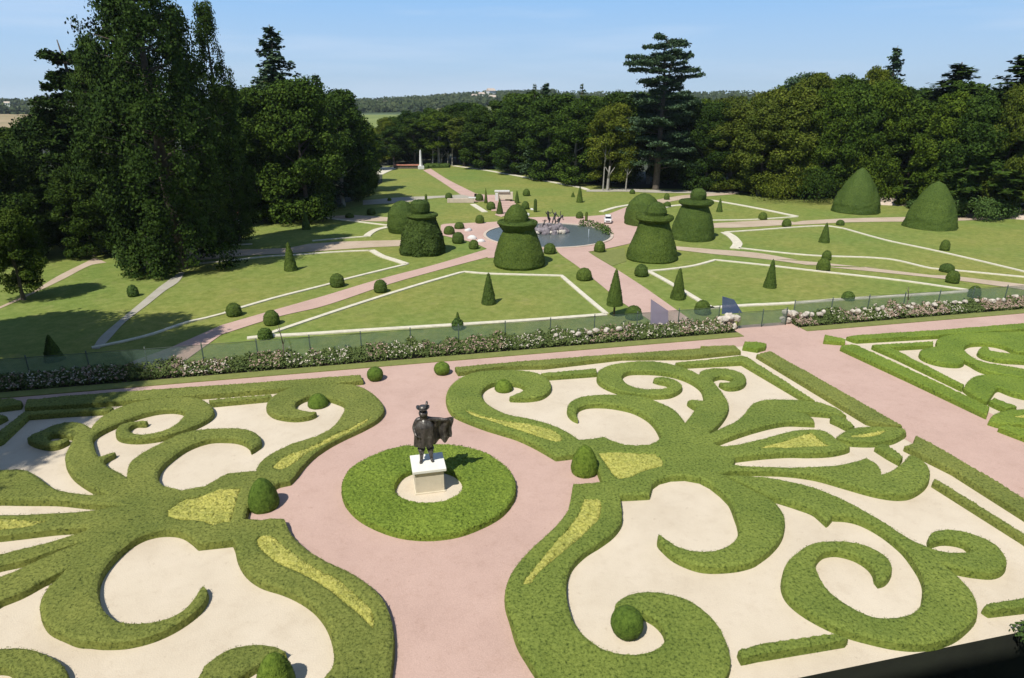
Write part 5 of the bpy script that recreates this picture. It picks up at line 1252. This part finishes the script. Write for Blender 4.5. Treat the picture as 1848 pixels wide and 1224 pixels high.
# wooded crest: masses far off
def farwood(segs, n, size, label):
    Ps = []
    for (x0, y0, x1, y1, th, w) in segs:
        k = int(n*w)
        for _ in range(k):
            t = random.random(); x = x0+(x1-x0)*t; y = y0+(y1-y0)*t+random.uniform(0, th)
            p = ray(x, y, 500)
            if p: Ps.append((p[0], p[1], p[2], p[1]/F))
    parts = []; Q = []
    for X, Y, Z, k in Ps:
        hh = random.uniform(4, 11)
        for _ in range(14):
            Q.append((X+random.gauss(0, 3.2), Y+random.gauss(0, 3.2), Z+hh*random.random()**.7))
    Q = np.array(Q); V, Fq = leafquads(Q, np.tile([-.2, -.6, .8], (len(Q), 1)), size, .7)
    return setp(mobj('distant_woodland', V, Fq, M_FAR), label, 'woodland', kind='stuff')
farwood([(620, 189, 780, 186, 16, 1), (690, 183, 960, 176, 16, 1.4), (780, 181, 1000, 171, 4, 1.2), (-50, 190, 90, 189, 3, .3), (960, 174, 1900, 175, 10, 1.5), (-80, 206, 60, 207, 2, .15)], 900, 3.2, 'distant blue green woodland covering the ridge on the horizon')
for x, y, s, lab in [(856, 184, 1, 'distant white house leftmost on the wooded ridge'), (869, 182, 1.1, 'distant white house second from left on the ridge'), (886, 180, 1.5, 'largest distant white house on the wooded ridge'), (889, 189, 1.1, 'distant white house lowest on the slope of the ridge'), (804, 181, .9, 'distant cream house left on the ridge among trees'), (696, 196, .9, 'distant cream farmhouse above the green field'), (15, 196, .8, 'distant pale house between trees at the left horizon')]:
    p = ray(x, y, 500)
    if not p: continue
    s *= .85; h = empty('distant_house', (p[0], p[1], p[2]), random.random(), lab, 'house', 'white houses on the far ridge')
    bm = bmesh.new(); box(bm, (0, 0, 5*s), (9*s, 7*s, 10*s)); bobj('wall', bm, M_WHITE, h)
    bm = bmesh.new(); v = [bm.verts.new(q) for q in [(-5*s,-4*s,10*s),(5*s,-4*s,10*s),(5*s,4*s,10*s),(-5*s,4*s,10*s),(-5*s,0,13*s),(5*s,0,13*s)]]
    for f in ((0,1,5,4),(2,3,4,5),(1,2,5),(3,0,4),(3,2,1,0)): bm.faces.new([v[i] for i in f])
    bobj('roof', bm, M_TAN, h)
p = ray(682, 192, 500)
wt = empty('water_tower', p, 0, 'thin distant water tower with a dark tank on the horizon right of the left grove', 'tower'); kk = p[1]/F; zt = zpx(p[1], 176)-p[2]
bm = bmesh.new(); tube(bm, (0, 0, 0), (0, 0, zt*.85), .5*kk, .4*kk, 10); bobj('shaft', bm, M_GREY, wt)
bm = bmesh.new(); tube(bm, (0, 0, zt*.82), (0, 0, zt), 1.1*kk, 1.6*kk, 14); bobj('tank', bm, M_GLASS, wt)
# ================================================================== HAZE, LIGHT, CAMERA
HAZE = True
if HAZE:
    bm = bmesh.new(); box(bm, (0, 1200, 40), (5400, 3400, 105.6)); 
    m = bpy.data.materials.new('haze'); m.use_nodes = True; nt = m.node_tree; nt.nodes.remove(nt.nodes['Principled BSDF'])
    pv = nt.nodes.new('ShaderNodeVolumePrincipled'); pv.inputs['Density'].default_value = .0001; pv.inputs['Color'].default_value = (.80,.90,1,1); pv.inputs['Anisotropy'].default_value = .2
    nt.links.new(pv.outputs[0], nt.nodes['Material Output'].inputs['Volume'])
    hz = bobj('haze', bm, m); hz['kind'] = 'stuff'
w = bpy.data.worlds.new('World'); SC.world = w; w.use_nodes = True; nt = w.node_tree
bg = nt.nodes['Background']; sky = nt.nodes.new('ShaderNodeTexSky'); sky.sky_type = 'NISHITA'; sky.sun_disc = False
EL = math.radians(55); AZ = math.radians(35)
sky.sun_elevation = EL; sky.sun_rotation = math.pi+AZ; sky.air_density = 1.0; sky.dust_density = .0; sky.ozone_density = 3.0; sky.altitude = 200
tc = nt.nodes.new('ShaderNodeTexCoord'); mp = nt.nodes.new('ShaderNodeMapping'); mp.inputs['Scale'].default_value = (2.2, 2.2, 26); mp.inputs['Rotation'].default_value = (0.03, -.06, .3)
nz = nt.nodes.new('ShaderNodeTexNoise'); nz.inputs['Scale'].default_value = 1.3; nz.inputs['Detail'].default_value = 5
nt.links.new(tc.outputs['Generated'], mp.inputs[0]); nt.links.new(mp.outputs[0], nz.inputs['Vector'])
cr = nt.nodes.new('ShaderNodeValToRGB'); cr.color_ramp.elements[0].position = .46; cr.color_ramp.elements[0].color = (0,0,0,1); cr.color_ramp.elements[1].position = .75; cr.color_ramp.elements[1].color = (.42,.42,.42,1)
nt.links.new(nz.outputs['Fac'], cr.inputs[0])
sep = nt.nodes.new('ShaderNodeSeparateXYZ'); nt.links.new(tc.outputs['Generated'], sep.inputs[0])
low_ = nt.nodes.new('ShaderNodeValToRGB'); e = low_.color_ramp.elements; e[0].position = 0; e[0].color = (.50,.65,.79,1); e[1].position = .14; e[1].color = (.27,.51,.85,1)
nt.links.new(sep.outputs[2], low_.inputs[0]); gain = nt.nodes.new('ShaderNodeVectorMath'); gain.operation = 'SCALE'; gain.inputs['Scale'].default_value = 10.3; nt.links.new(low_.outputs[0], gain.inputs[0])
mzr = nt.nodes.new('ShaderNodeMapRange'); mzr.inputs[1].default_value = .15; mzr.inputs[2].default_value = .45; nt.links.new(sep.outputs[2], mzr.inputs[0])
mz = nt.nodes.new('ShaderNodeMix'); mz.data_type = 'RGBA'; nt.links.new(mzr.outputs[0], mz.inputs[0]); nt.links.new(gain.outputs[0], mz.inputs[6]); nt.links.new(sky.outputs[0], mz.inputs[7])
mx = nt.nodes.new('ShaderNodeMix'); mx.data_type = 'RGBA'; nt.links.new(cr.outputs[0], mx.inputs[0]); nt.links.new(mz.outputs[2], mx.inputs[6]); mx.inputs[7].default_value = (6.5, 7.6, 9.2, 1)
nt.links.new(mx.outputs[2], bg.inputs[0]); bg.inputs[1].default_value = .095
sl = bpy.data.lights.new('sun', 'SUN'); sl.energy = 4.4; sl.angle = math.radians(.53); sl.color = (1, .955, .87)
so = bpy.data.objects.new('sun', sl); COL.objects.link(so)
so.rotation_euler = Vector((math.sin(AZ)*math.cos(EL), math.cos(AZ)*math.cos(EL), -math.sin(EL))).to_track_quat('-Z', 'Y').to_euler()
cd = bpy.data.cameras.new('camera'); co_ = bpy.data.objects.new('camera', cd); COL.objects.link(co_)
co_.location = (0, 0, H); co_.rotation_euler = (math.pi/2-PITCH, 0, 0); cd.sensor_width = 36; cd.lens = 36*F/1848; cd.clip_end = 12000; cd.clip_start = .1
SC.camera = co_
SC.view_settings.view_transform = 'Standard'; SC.view_settings.look = 'None'; SC.view_settings.exposure = .18; SC.view_settings.gamma = 1
